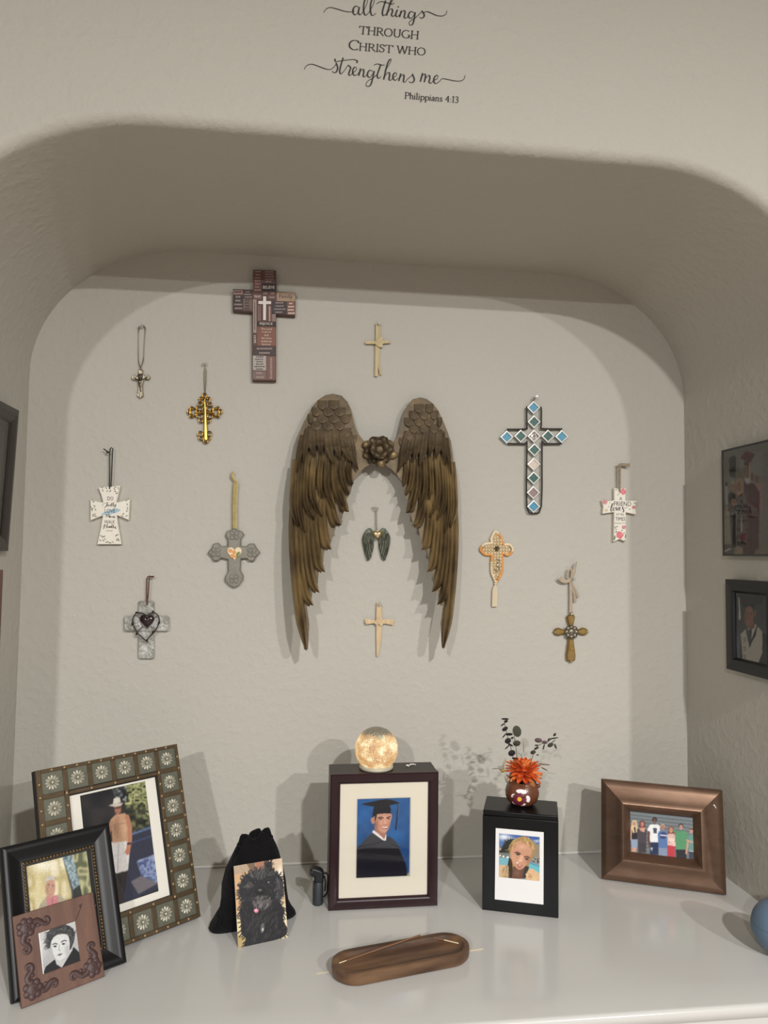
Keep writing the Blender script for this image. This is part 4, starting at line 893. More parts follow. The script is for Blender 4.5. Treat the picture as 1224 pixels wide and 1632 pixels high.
    def sheet(s, name, parent, x0, z0, x1, z1, y, k=1.0):
        for _ in range(2):                                   # the softness of a real print
            p = np.pad(s.a, ((1, 1), (1, 1), (0, 0)), 'edge'); s.a = (p[:-2, 1:-1] + p[2:, 1:-1] + p[1:-1, :-2] + p[1:-1, 2:] + 2*p[1:-1, 1:-1])/6
        s.a = s.a*0.86 + s.a.mean(-1, keepdims=True)*0.14
        g = np.random.RandomState(7).rand(s.ny, s.nx); s.a = s.a*(0.94 + 0.12*np.repeat(np.repeat(g, 2, 0), 2, 1))[..., None]
        a = s.a.reshape(s.ny, 2, s.nx, 2, 3).mean((1, 3)); a = np.clip(a, 0, 1)
        l = np.where(a <= 0.04045, a/12.92, ((a+0.055)/1.055)**2.4)*k; l = np.clip(l, 0, 0.92)
        xs = x0 + (np.arange(s.nx))/(s.nx-1)*(x1-x0); zs = z1 - (np.arange(s.ny))/(s.ny-1)*(z1-z0)
        V = np.zeros((s.ny, s.nx, 3)); V[..., 0] = xs[None]; V[..., 1] = y; V[..., 2] = zs[:, None]
        i = np.arange(s.ny*s.nx).reshape(s.ny, s.nx); Fq = np.stack([i[1:, :-1], i[1:, 1:], i[:-1, 1:], i[:-1, :-1]], -1).reshape(-1, 4)
        me = bpy.data.meshes.new(name); me.from_pydata(V.reshape(-1, 3).tolist(), [], Fq.tolist())
        at = me.color_attributes.new('ink', 'FLOAT_COLOR', 'POINT'); col = np.ones((s.nx*s.ny, 4)); col[:, :3] = l.reshape(-1, 3)
        at.data.foreach_set('color', col.ravel()); me.materials.append(print_mat()); me.update()
        return link(bpy.data.objects.new(name, me), parent)

def art_graduate():
    a = Art((100, 122), (1082, 100), (85, 1560), 118, 174); a.grad((30, 88, 150), (30, 60, 112))
    a.soft(250, 320, 300, 300, (24, 100, 180), .6).soft(800, 760, 350, 260, (40, 110, 180), .6).soft(1050, 1250, 200, 400, (22, 48, 100), .6)
    a.speck(None, [(20, 78, 140), (44, 112, 176)], 130, 3, .35)
    a.poly([(85,1570),(95,1020),(160,960),(380,740),(480,790),(590,890),(640,800),(720,830),(830,930),(880,1020),(930,1170),(980,1300),(1010,1420),(1000,1570)], (62, 62, 68))
    a.poly([(85,1570),(90,1040),(300,1015),(860,1030),(930,1170),(980,1300),(1010,1420),(1000,1570)], (30, 28, 36)); a.poly([(85,1570),(90,1255),(980,1285),(1010,1420),(1000,1570)], (22, 20, 34))
    a.line([(160,975),(400,945),(590,890)], 14, (40, 38, 44)).line([(720,945),(860,1000)], 12, (40, 38, 44))
    a.poly([(420,600),(640,700),(635,800),(600,870),(500,790),(430,700)], (172, 118, 98))
    a.poly([(400,690),(440,715),(560,820),(600,862),(632,770),(640,790),(632,885),(580,880),(385,735)], (236, 230, 228))
    a.poly([(435,400),(440,560),(470,660),(540,730),(600,745),(650,715),(690,640),(715,540),(722,400)], (204, 146, 120), 1, 3)
    a.ell(398, 525, 38, 60, (196, 134, 110), -.15)
    a.soft(460, 600, 50, 120, (150, 92, 72), .7).soft(620, 470, 80, 40, (224, 170, 142), .6).soft(610, 690, 60, 30, (216, 160, 134), .5)
    a.line([(490,478),(540,462),(585,478)], 16, (60, 38, 32)).line([(640,478),(680,462),(712,452)], 15, (60, 38, 32)).ell(535, 494, 26, 11, (52, 34, 32)).ell(676, 490, 24, 11, (52, 34, 32))
    a.poly([(600,490),(628,490),(650,590),(620,605),(590,590)], (216, 158, 132)).line([(592,592),(620,606),(650,592)], 10, (150, 92, 76))
    a.poly([(532,622),(610,640),(688,612),(650,676),(580,674)], (142, 72, 68)).poly([(546,629),(610,645),(676,621),(640,660),(582,660)], (250, 246, 240))
    a.poly([(430,400),(470,405),(458,470),(440,540),(428,520)], (44, 30, 28)); a.soft(690, 600, 26, 70, (178, 118, 94), .6).soft(545, 560, 36, 30, (222, 164, 138), .6)
    a.poly([(386,460),(400,340),(420,270),(680,230),(715,300),(720,400),(600,396),(470,408),(430,440)], (20, 22, 34)); a.poly([(190,225),(400,180),(520,155),(640,142),(760,165),(870,205),(760,232),(650,248),(520,285),(400,262)], (24, 26, 34))
    a.poly([(190,225),(520,285),(870,205),(870,215),(525,298),(195,235)], (34, 40, 48)); a.line([(840,215),(852,300),(830,480),(805,690)], 26, (22, 34, 66)).line([(845,225),(862,300),(848,460)], 8, (120, 130, 150))
    a.poly([(1000,1520),(1045,1450),(1060,1530)], (150, 140, 110)); return a
def art_selfie():
    a = Art((138, 155), (942, 240), (135, 1035), 100, 112); a.grad((64, 98, 170), (150, 168, 180))
    a.soft(230, 230, 150, 80, (240, 242, 246), .95).soft(340, 260, 110, 40, (230, 232, 240), .8).soft(880, 320, 90, 40, (240, 232, 220), .7).soft(860, 260, 70, 50, (52, 82, 160), .7)
    a.poly([(135,430),(200,440),(230,380),(280,320),(330,290),(420,270),(460,420),(400,560),(135,540)], (46, 52, 46)); a.strands(a.mask_poly([(200,440),(280,320),(420,270),(440,540),(200,520)]), (30, 36, 34), (80, 84, 70), 90, 70, 8, -2.2, 1)
    a.poly([(135,430),(190,450),(180,500),(135,500)], (180, 150, 128)); a.poly([(135,540),(340,560),(330,650),(135,640)], (120, 122, 110)).ell(160, 605, 16, 20, (240, 240, 236)).ell(228, 622, 22, 18, (240, 240, 236)).ell(310, 640, 24, 22, (236, 236, 232))
    a.poly([(135,640),(330,660),(330,800),(135,790)], (116, 178, 194)); a.poly([(720,400),(945,380),(945,790),(760,720)], (150, 134, 112)); a.speck(a.mask_poly([(800,640),(945,660),(945,760),(800,740)]), [(40, 40, 40), (200, 196, 190), (60, 60, 58)], 28, 4)
    a.poly([(720,745),(940,800),(945,1000),(720,880)], (100, 186, 200)).line([(760,765),(940,830)], 10, (60, 100, 110))
    hair = [(345,480),(340,420),(430,290),(560,235),(660,225),(760,280),(840,380),(840,520),(790,640),(730,780),(700,900),(610,1060),(380,1060),(330,900),(360,700)]
    a.poly(hair, (176, 138, 84), 1, 2); a.poly([(340,640),(400,700),(420,1060),(230,1050),(300,850)], (70, 52, 40)); a.poly([(640,800),(730,830),(690,1060),(560,1060)], (66, 60, 54))
    a.poly([(135,790),(270,790),(330,860),(320,1060),(135,1060)], (218, 176, 132)).strands(a.mask_poly([(230,780),(330,800),(340,1040),(220,1030)]), (110, 84, 56), (230, 206, 150), 60, 120, 9, 1.5, 2)
    a.poly([(420,820),(640,850),(600,1060),(390,1060)], (112, 76, 62)); a.soft(500, 960, 80, 80, (150, 104, 84), .6)
    a.poly([(375,500),(420,380),(520,310),(640,310),(740,360),(790,470),(770,600),(720,720),(640,840),(540,890),(460,830),(390,700)], (206, 148, 116), 1, 3)
    a.soft(600, 430, 120, 70, (226, 168, 134), .8).soft(700, 700, 60, 90, (168, 112, 88), .7).soft(430, 650, 50, 100, (222, 160, 120), .6).soft(540, 860, 60, 40, (180, 120, 96), .6)
    a.line([(455,545),(510,540),(560,575)], 22, (96, 62, 46)).line([(640,635),(690,628),(740,650)], 22, (96, 62, 46)).ell(510, 580, 42, 20, (92, 80, 76), .3).ell(690, 675, 40, 18, (92, 80, 76), .25).ell(515, 582, 16, 14, (50, 44, 44)).ell(685, 676, 16, 13, (50, 44, 44))
    a.poly([(580,600),(625,625),(600,720),(540,740),(510,700)], (226, 168, 138)).soft(560, 710, 40, 26, (236, 182, 152), .8).ell(503, 748, 14, 16, (250, 246, 240))
    a.poly([(490,770),(540,795),(610,790),(560,845),(510,825)], (180, 88, 84)).poly([(505,780),(545,800),(590,797),(550,818)], (238, 226, 220))
    a.strands(a.mask_poly([(340,480),(430,290),(560,235),(700,225),(830,360),(820,500),(700,330),(560,310),(420,400),(380,520)]), (130, 92, 50), (240, 206, 136), 150, 110, 9, lambda x, y: 2.2 if x < 560 else .9, 5)
    a.poly([(730,870),(800,870),(930,960),(945,1130),(660,1090),(680,960)], (224, 180, 134)).ell(700, 990, 40, 26, (232, 190, 148), .4).ell(760, 1020, 50, 30, (214, 164, 118), .3).ell(830, 1060, 60, 34, (228, 190, 140), .2).line([(700,960),(770,990)], 8, (150, 100, 70)).line([(720,1020),(790,1050)], 8, (150, 100, 70)); return a
def art_dog():
    a = Art((328, 478), (743, 416), (375, 1175), 104, 150); a.grad((196, 158, 122), (216, 194, 150))
    a.poly([(320,470),(500,450),(480,530),(330,560)], (176, 150, 122)).poly([(430,450),(510,445),(500,560),(470,520)], (120, 92, 72)).poly([(510,445),(620,430),(640,520),(520,520)], (166, 110, 82)).poly([(640,430),(745,415),(750,520),(690,560)], (206, 176, 144)).soft(725, 560, 30, 90, (246, 240, 226), .9)
    a.poly([(330,560),(470,520),(400,640),(380,760),(420,800),(400,960),(345,900)], (204, 160, 112)).soft(380, 980, 50, 120, (222, 204, 150), .9).soft(395, 1110, 50, 60, (190, 164, 96), .9).poly([(360,1060),(450,1100),(440,1180),(370,1180)], (176, 150, 92))
    a.soft(760, 960, 24, 140, (236, 226, 196), .9).soft(775, 1070, 26, 26, (246, 240, 226), .9)
    body = [(400,820),(380,880),(395,960),(400,1060),(440,1100),(430,1170),(620,1140),(760,1100),(775,1040),(745,950),(760,880),(720,800),(745,720),(745,610),(700,560),(660,520),(640,450),(590,470),(600,510),(520,520),(430,560),(390,640),(380,720),(420,790)]
    sb_ = smooth_path(body, 3, True); a.poly(sb_, (26, 24, 27)); m = a.mask_poly(sb_); r = random.Random(3)
    for i in range(0, len(sb_)):                                  # ragged fur outline
        x, y = sb_[i]; an = math.atan2(y - 820, x - 570) + r.uniform(-.7, .7); l = r.uniform(14, 34); a.line([(x, y), (x + l*math.cos(an), y + l*math.sin(an))], 9, (30, 28, 31))
    rad = lambda x, y: math.atan2(y - 600, x - 560) if y < 800 else 1.57 + (x - 560)/300.0
    a.strands(m, (8, 8, 10), (70, 66, 70), 700, 48, 5, rad, 7)
    a.strands(a.mask_poly([(390,600),(440,560),(450,780),(400,790)]), (8, 8, 10), (50, 48, 52), 90, 70, 6, 1.7, 8); a.strands(a.mask_poly([(685,570),(745,620),(742,740),(690,770)]), (16, 15, 20), (96, 94, 102), 90, 80, 6, 1.45, 9)
    a.strands(a.mask_ell(560, 570, 80, 45), (40, 37, 40), (120, 114, 114), 70, 60, 5, lambda x, y: -1.57 + (x - 560)/90.0, 12); a.strands(a.mask_ell(480, 640, 40, 30), (40, 37, 40), (104, 98, 98), 30, 50, 5, 2.4, 13)
    a.strands(a.mask_ell(575, 790, 95, 48), (44, 40, 42), (150, 142, 140), 120, 55, 5, lambda x, y: 1.57 + (x - 565)/110.0, 10); a.strands(a.mask_ell(600, 980, 120, 90), (14, 13, 15), (72, 68, 70), 120, 80, 6, 1.6, 14)
    a.ell(618, 632, 22, 20, (8, 7, 9)).ell(620, 635, 14, 12, (84, 76, 70)).ell(619, 635, 9, 8, (16, 14, 16)).ell(624, 629, 5, 4, (226, 226, 226)).ell(508, 627, 18, 16, (8, 7, 9)).ell(512, 624, 4, 4, (150, 150, 150))
    a.line([(505,775),(556,768),(612,772)], 9, (10, 9, 11)); a.strands(a.mask_ell(556, 752, 70, 16), (30, 27, 29), (118, 110, 110), 60, 40, 5, lambda x, y: 1.57 + (x - 556)/60.0, 15)
    a.ell(555, 705, 44, 36, (10, 9, 11)).soft(552, 696, 22, 13, (140, 130, 130), .9).ell(540, 716, 9, 7, (4, 4, 5)).ell(570, 716, 9, 7, (4, 4, 5)).line([(555,735),(556,752)], 7, (6, 6, 8))
    a.poly([(500,860),(520,850),(540,862),(536,885),(518,890),(502,876)], (222, 122, 148)).ell(518, 868, 9, 8, (246, 180, 200)).ell(572, 1020, 14, 42, (96, 92, 92), .1).ell(576, 1032, 8, 14, (190, 186, 180)); return a
def art_cowboy():
    a = Art((445, 378), (808, 300), (512, 1008), 104, 150, (40, 38, 40)); a.speck(None, [(30, 30, 34), (52, 48, 48)], 60, 2)
    a.speck(a.mask_poly([(680,330),(810,300),(835,540),(780,520),(720,500),(690,430)]), [(40, 44, 30), (96, 104, 56), (200, 196, 140), (110, 116, 70)], 16, 3); a.speck(a.mask_poly([(620,350),(700,330),(700,420),(640,400)]), [(30, 32, 34), (90, 96, 96), (180, 184, 184)], 12, 5); a.soft(745, 545, 22, 20, (222, 196, 96), .9); a.speck(a.mask_poly([(690,440),(800,430),(830,560),(740,600)]), [(26, 28, 26), (60, 64, 46), (120, 120, 80)], 14, 6, .8)
    a.poly([(720,600),(840,560),(880,910),(640,990),(700,780)], (52, 54, 72)); a.line([(725,605),(838,572)], 12, (84, 110, 150)).line([(730,650),(845,620)], 8, (60, 76, 110))
    a.poly([(752,752),(860,722),(870,880),(820,870),(775,830)], (92, 106, 150)); a.speck(a.mask_poly([(752,752),(860,722),(870,880),(820,870),(775,830)]), [(70, 84, 130), (150, 164, 200), (84, 98, 146)], 16, 8); a.poly([(720,860),(775,835),(870,885),(760,930)], (110, 104, 110))
    a.poly([(618,640),(700,620),(715,700),(705,800),(640,810),(600,800),(590,700)], (214, 208, 204)); a.line([(655,650),(650,800)], 5, (170, 164, 164)).line([(625,720),(705,700)], 4, (184, 178, 176)); a.poly([(605,805),(645,808),(680,930),(690,985),(640,1000),(620,960)], (56, 46, 44)).poly([(660,806),(702,800),(690,900),(680,930)], (50, 42, 42))
    a.poly([(610,520),(640,490),(690,485),(715,520),(705,640),(622,645),(618,580)], (192, 146, 112)); a.soft(640, 560, 16, 70, (150, 104, 78), .7).soft(690, 560, 16, 60, (214, 168, 132), .7).line([(655,500),(652,620)], 4, (160, 116, 90)); a.line([(628,545),(690,540)], 4, (160, 116, 90))
    a.line([(702,505),(718,570),(716,640),(706,690)], 24, (186, 122, 92)).ell(704, 698, 14, 18, (188, 116, 92)).line([(705,655),(720,655)], 10, (40, 36, 40)); a.line([(618,530),(600,600),(596,660)], 20, (176, 128, 98)); a.poly([(632,440),(672,435),(668,480),(650,492),(636,478)], (164, 108, 84)).line([(640,455),(668,452)], 7, (60, 40, 36)); a.poly([(600,440),(640,425),(682,428),(668,442),(635,448)], (196, 190, 176)).poly([(625,428),(630,400),(662,396),(668,424)], (212, 206, 192)); return a
def art_orchard():
    a = Art((155, 765), (480, 690), (205, 1165), 96, 112); a.grad((214, 206, 176), (196, 182, 134)); a.speck(None, [(236, 226, 196), (206, 188, 126), (176, 156, 92), (222, 208, 168)], 44, 2, .75); a.soft(250, 760, 90, 40, (244, 240, 226), .8)
    a.poly([(345,720),(395,705),(440,830),(470,960),(400,960),(392,860)], (76, 86, 88)); a.speck(a.mask_poly([(345,720),(395,705),(432,800),(440,840),(405,862),(380,800)]), [(90, 110, 120), (170, 190, 196), (110, 130, 138)], 10, 4); a.poly([(400,860),(440,835),(470,960),(400,1000)], (52, 56, 52)); a.speck(a.mask_poly([(400,705),(490,690),(500,900),(450,880)]), [(104, 108, 76), (190, 186, 140), (84, 92, 66)], 26, 5, .9)
    a.poly([(190,1000),(230,920),(265,885),(330,880),(385,915),(400,1100),(200,1100)], (176, 164, 140)); a.poly([(262,890),(322,880),(325,945),(300,1000),(270,960)], (206, 128, 132)).line([(292,895),(298,960)], 5, (170, 96, 104)); a.face(284, 852, 25, 40, (198, 148, 124), .1, lip=(150, 90, 80)); a.poly([(256,838),(262,806),(300,803),(312,830),(300,818),(270,822)], (190, 186, 180)); return a
def art_lady():
    a = Art((195, 1122), (398, 1055), (230, 1345), 88, 96); a.grad((188, 188, 188), (160, 160, 160)); a.soft(215, 1200, 30, 80, (206, 206, 206), .8)
    a.poly([(228,1350),(245,1300),(290,1265),(330,1310),(390,1200),(432,1240),(440,1290),(235,1360)], (40, 40, 42)); a.poly([(285,1240),(365,1190),(385,1215),(330,1310),(300,1290)], (186, 186, 186))
    hair = [(240,1185),(245,1120),(285,1085),(340,1075),(385,1100),(395,1150),(380,1200),(368,1215),(355,1150),(300,1130),(268,1165),(262,1205)]
    a.poly(hair, (64, 64, 66), 1, 2)
    a.strands(a.mask_poly(smooth_path(hair, 2, True)), (36, 36, 38), (118, 118, 120), 110, 26, 4, lambda x, y: x*.06, 3)
    a.poly([(268,1165),(300,1132),(350,1130),(365,1160),(368,1210),(350,1250),(320,1270),(298,1262),(280,1230)], (206, 206, 206), 1, 2)
    a.soft(355, 1215, 16, 40, (150, 150, 150), .6); a.line([(276,1184),(288,1178),(300,1182)], 5, (56, 56, 56)).line([(322,1172),(336,1163),(350,1166)], 5, (56, 56, 56)).ell(289, 1194, 9, 5, (60, 60, 60)).ell(334, 1182, 9, 5, (60, 60, 60)); a.line([(312,1188),(310,1216),(318,1218)], 4, (150, 150, 150)).poly([(300,1242),(316,1234),(332,1234),(318,1246)], (96, 96, 96)); return a
def art_group():
    a = Art((45, 105), (1150, 222), (55, 825), 116, 80); a.grad((116, 124, 128), (120, 122, 124))
    for i in range(22):
        y = 110 + i*30; a.line([(40, y), (1160, y + 118)], 9, (150, 156, 160) if i % 2 else (88, 96, 102), .8)
    def person(x, yh, hair, skin, top, bottom, w_=62, hip=640, hem=900, long=False, r=36):
        yh_ = yh
        if long: a.poly([(x-r*1.3,yh_),(x-r,yh_-r*1.3),(x+r,yh_-r*1.3),(x+r*1.3,yh_),(x+r*1.6,yh_+150),(x-r*1.6,yh_+150)], hair, 1, 2)
        a.poly([(x-w_,yh+110),(x-w_*.7,yh+70),(x+w_*.7,yh+70),(x+w_,yh+110),(x+w_*.9,hip),(x-w_*.9,hip)], top); a.poly([(x-w_*.9,hip),(x+w_*.9,hip),(x+w_*.85,hem),(x-w_*.85,hem)], bottom)
        a.ell(x, yh-12, r*1.15, r*1.25, hair); a.face(x, yh+8, r*.85, r*1.25, skin, .05)
    person(125, 320, (222, 196, 150), (206, 156, 130), (48, 44, 50), (150, 166, 190), 58, 600, 745, True); a.poly([(75,745),(165,745),(160,820),(80,815)], (214, 160, 140)); a.line([(70,400),(60,600)], 26, (222, 170, 140)); a.poly([(70,340),(110,360),(130,500),(90,480)], (226, 196, 150)); a.poly([(140,380),(170,400),(175,480),(150,490)], (226, 196, 150))
    person(262, 330, (120, 62, 58), (204, 140, 124), (84, 74, 80), (72, 66, 72), 80, 660, 830, True); a.poly([(200,400),(320,395),(300,480),(240,460)], (214, 160, 138))
    person(480, 270, (38, 32, 34), (122, 78, 66), (230, 228, 226), (44, 56, 92), 95, 650, 860); a.line([(380,470),(375,600),(395,730)], 36, (110, 70, 60)); a.poly([(345,440),(400,340),(430,470),(400,470)], (230, 228, 226)); a.poly([(455,400),(520,405),(515,495),(458,488)], (78, 82, 104)); a.poly([(400,740),(450,740),(430,810)], (180, 190, 196))
    person(620, 385, (186, 160, 130), (190, 130, 116), (92, 124, 178), (140, 152, 178), 85, 745, 890); a.ell(628, 530, 66, 58, (58, 74, 122)); a.line([(580,525),(690,535)], 22, (214, 218, 226))
    person(765, 430, (150, 84, 62), (206, 152, 130), (216, 182, 172), (206, 60, 74), 70, 700, 905, True); a.poly([(715,570),(830,590),(820,660),(720,630)], (232, 210, 190)); a.speck(a.mask_poly([(720,620),(860,640),(860,720),(725,700)]), [(220, 170, 160), (240, 220, 210), (190, 120, 116)], 20, 3)
    person(935, 380, (64, 50, 46), (204, 150, 130), (92, 158, 112), (52, 48, 52), 100, 770, 930); a.line([(1010,520),(1050,640),(1020,830)], 34, (206, 156, 134)); a.poly([(960,450),(1040,490),(1075,580),(1010,600)], (92, 158, 112)); a.line([(820,450),(880,480)], 40, (92, 158, 112))
    person(1112, 440, (150, 134, 116), (206, 152, 132), (108, 156, 146), (70, 72, 88), 55, 780, 950); a.line([(1040,620),(1165,650)], 28, (210, 162, 140)); a.line([(1085,415),(1150,420)], 16, (40, 40, 44)); a.line([(1075,790),(1160,800)], 18, (200, 200, 204)); return a
def art_commencement():
    a = Art((22, 75), (430, -35), (38, 765), 84, 128); a.grad((150, 152, 146), (160, 150, 138)); a.poly([(75,120),(130,100),(125,240),(80,235)], (64, 64, 66)).line([(82,112),(118,98)], 8, (40, 40, 40)); a.poly([(160,90),(330,40),(330,200),(160,220)], (160, 164, 158)); a.poly([(36,450),(90,440),(85,680),(40,690)], (186, 178, 156)); a.poly([(36,700),(120,670),(120,765),(38,765)], (110, 106, 102)); a.line([(45,740),(90,712)], 10, (230, 228, 222))
    a.poly([(45,300),(62,300),(70,420),(48,430)], (196, 196, 196)).ell(54, 290, 9, 14, (80, 64, 58)); a.ell(285, 225, 14, 24, (150, 110, 96)).ell(250, 215, 14, 24, (140, 100, 88)); a.poly([(245,250),(330,250),(330,420),(290,420)], (190, 150, 150))
    a.poly([(188,285),(200,250),(270,260),(305,310),(300,640),(290,765),(180,765),(178,500)], (104, 56, 62)); a.soft(210, 500, 20, 200, (84, 44, 50), .7).line([(235,270),(250,700)], 6, (84, 44, 50)); a.ell(285, 690, 14, 30, (176, 132, 116), .3)
    a.face(215, 180, 24, 48, (158, 112, 92), 0, lip=(140, 84, 76)); a.poly([(162,105),(205,55),(270,72),(235,135)], (122, 56, 62)).poly([(190,125),(240,130),(238,152),(194,148)], (96, 44, 50)); a.line([(232,130),(235,260)], 7, (220, 216, 208)); a.poly([(196,230),(232,232),(226,268),(205,262)], (226, 222, 218))
    a.poly([(130,260),(150,235),(180,245),(192,300),(185,360),(140,345)], (206, 190, 160)); a.poly([(130,370),(180,330),(200,420),(190,560),(140,560)], (66, 62, 62)); a.face(155, 290, 18, 40, (200, 152, 130)); a.poly([(135,545),(190,550),(185,680),(140,690)], (60, 60, 66)).poly([(140,680),(186,680),(188,765),(135,765)], (190, 160, 136))
    a.poly([(72,360),(90,335),(125,350),(138,420),(130,500),(135,690),(95,700),(85,500),(70,430)], (44, 42, 46)); a.face(105, 300, 16, 36, (196, 150, 130)); a.poly([(88,290),(92,262),(118,255),(124,285),(106,275)], (196, 184, 160)); a.ell(115, 400, 22, 26, (190, 144, 124), .4); a.line([(100,470),(95,690)], 5, (190, 188, 186)).line([(172,480),(176,580)], 9, (206, 204, 202)); a.speck(None, [(150, 146, 140), (170, 166, 158)], 60, 2, .12); return a
def art_stole():
    a = Art((90, 975), (350, 990), (104, 1440), 78, 116); a.grad((74, 76, 84), (108, 112, 130)); a.soft(110, 1350, 60, 120, (130, 136, 158), .7)
    a.poly([(140,1470),(145,1260),(190,1225),(260,1190),(310,1240),(350,1260),(350,1480)], (48, 48, 54)); a.poly([(145,1265),(185,1228),(200,1290),(215,1340),(262,1260),(270,1200),(308,1235),(310,1370),(270,1470),(165,1450)], (214, 210, 200)); a.poly([(196,1225),(262,1190),(270,1215),(215,1345)], (226, 224, 222)); a.poly([(200,1232),(232,1222),(228,1300),(214,1340)], (76, 84, 100)); a.line([(270,1200),(215,1342)], 8, (44, 44, 50))
    for y in (1295, 1355, 1410): a.line([(168, y), (180, y-8), (184, y+12), (172, y+18)], 6, (170, 140, 110))
    a.poly([(200,1195),(250,1170),(252,1215),(215,1235)], (158, 108, 84)); a.face(208, 1145, 34, 70, (176, 124, 100), .05, lip=(150, 88, 78)); a.ell(254, 1120, 8, 24, (160, 108, 86)); a.poly([(160,1085),(176,1055),(240,1050),(258,1100),(245,1085),(200,1075)], (40, 36, 38)); a.poly([(120,1000),(230,985),(330,1010),(300,1062),(160,1075)], (52, 52, 58)); a.poly([(124,1025),(132,1020),(145,1150),(140,1172),(128,1170),(130,1100)], (226, 224, 220)); return a
# ------------------------------------------------------------------ framed pictures and boxes on the shelf
def lean_loc(x, y, lift):
    """corner fitted on the shelf plane, slid along its sight line so that the tipped back edge rests on the shelf"""
    p = Vector((x, y, 0)); return CAM + (p - CAM)*((lift - CAM.z)/(0 - CAM.z))
def rails(parent, x0, z0, x1, z1, prof, m, name='frame_rail', smooth=40):
    """four mitred rails; prof = closed list of (inset from the outer edge, y)"""
    P = lambda i, u: [(x0 + u, z0 + u), (x1 - u, z0 + u), (x1 - u, z1 - u), (x0 + u, z1 - u)][i]
    out = []
    for i in range(4):
        j = (i + 1) % 4; n = len(prof)
        A = [(P(i, u)[0], y, P(i, u)[1]) for u, y in prof]; B = [(P(j, u)[0], y, P(j, u)[1]) for u, y in prof]
        mb = MB().add(A + B, [(k, (k+1) % n, n + (k+1) % n, n + k) for k in range(n)] + [tuple(range(n)), tuple(range(2*n-1, n-1, -1))])
        out.append(mb.build(name, m, parent, smooth))
    return out
def pane(parent, x0, z0, x1, z1, y):
    return MB().add([(x0, y, z0), (x1, y, z0), (x1, y, z1), (x0, y, z1)], [(0, 1, 2, 3)]).build('glass_pane', glass_pane(), parent)
def easel(parent, w_, h_, back, tilt, m):
    """strut hinged on the back of a leaning frame, its foot on the shelf"""
    top = Vector((w_/2, back, h_*0.62)); c, s_ = math.cos(tilt), math.sin(tilt)
    # foot on the shelf: local z of the shelf plane at local y: z = (y - back)*tan(tilt) below the back edge
    fy = back + h_*0.30; fz = (fy - back)*math.tan(tilt)
    mb = MB(); d = 0.0015
    mb.add([(w_/2-.018, back, top.z), (w_/2+.018, back, top.z), (w_/2+.028, fy, fz+.0005), (w_/2-.028, fy, fz+.0005), (w_/2-.018, back+.003, top.z+.002), (w_/2+.018, back+.003, top.z+.002), (w_/2+.028, fy+.003, fz+.001), (w_/2-.028, fy+.003, fz+.001)],
           [(0,1,2,3),(7,6,5,4),(0,4,5,1),(1,5,6,2),(2,6,7,3),(3,7,4,0)])
    return mb.build('easel_back', m, parent)
MATW = mat('cream_mat_board', rgb(212, 205, 190, 1.0), 0.85, bump=(300, .05, .001))
BACKB = mat('black_backing', rgb(30, 29, 30), 0.8)

# --- mahogany shadow box frame with the graduate
MAHO = mat('dark_mahogany', rgb(46, 24, 29), 0.34, noise=(30, .3, rgb(36, 18, 23), (1, 1, 0.15)), spec=0.35)
ESPR = mat('espresso_wood', rgb(52, 47, 44), 0.42, noise=(40, .3, rgb(44, 40, 37)), spec=0.4)
W_, H_ = 0.206, 0.2484
mf = thing('photo_box_frame', 'tall mahogany box frame with a cream mat and graduate portrait', 'picture frame', (-0.0726, -0.2157, 0), (0, 0, math.radians(.27)))
MB().box((0.0008, 0.0135, 0.0), (W_ - .0008, 0.0735, H_ - .0005)).build('box_body', ESPR, mf, None, None, (0.0012, 2))
rails(mf, 0, 0, W_, H_, [(0, 0.0135), (0, 0.002), (0.002, 0), (0.0135, 0.0), (0.0175, 0.0025), (0.019, 0.006), (0.019, 0.0135)], MAHO)
mb = MB(); X0, X1, Z0, Z1 = .0505, .154, .0525, .2005
o_ = [(.017, .017), (W_-.017, .017), (W_-.017, H_-.017), (.017, H_-.017)]; i_ = [(X0, Z0), (X1, Z0), (X1, Z1), (X0, Z1)]; i2 = [(X0+.0015, Z0+.0015), (X1-.0015, Z0+.0015), (X1-.0015, Z1-.0015), (X0+.0015, Z1-.0015)]
mb.add([(x, .008, z) for x, z in o_] + [(x, .008, z) for x, z in i_] + [(x, .0098, z) for x, z in i2], [(k, (k+1) % 4, 4+(k+1) % 4, 4+k) for k in range(4)] + [(4+k, 4+(k+1) % 4, 8+(k+1) % 4, 8+k) for k in range(4)])
mb.build('mat_board', MATW, mf)
art_graduate().sheet('portrait_print', mf, X0, Z0, X1, Z1, .0100)
pane(mf, .0185, .0185, W_-.0185, H_-.0185, .0072)

# --- black memorial box with instant photo
BLK = mat('black_lacquer', rgb(14, 14, 16), 0.32, spec=0.22, noise=(30, .3, rgb(18, 18, 20)))
W_, H_, D_ = 0.1392, 0.1832, 0.0875
ub = thing('memorial_box', 'black box with a white instant photo of a blonde person on its front', 'box', (0.2137, -0.2374, 0), (0, 0, math.radians(-19.37)))
MB().box((0, 0, 0), (W_, D_, H_ - .0095)).build('body', BLK, ub, None, None, (0.0012, 2))
MB().box((0.0008, 0.0008, H_ - .0098), (W_ - .0008, D_ - .0008, H_)).build('lid', BLK, ub, None, None, (0.002, 3))
ip = thing('instant_photo', 'white bordered instant photo of a smiling blonde person by a pool', 'photo', ub.matrix_basis @ Vector((0, 0, 0)), (0, 0, math.radians(-19.37)))
ip.location = (0.2137, -0.2374, 0)
MB().slab([(.0234, .0222), (.1122, .0222), (.1126, .1524), (.0246, .1522)], -.0009, -.0001).build('paper', mat('white_photo_paper', rgb(232, 231, 230), 0.4), ip)
art_selfie().sheet('picture', ip, .0310, .0636, .1052, .1432, -.00115)

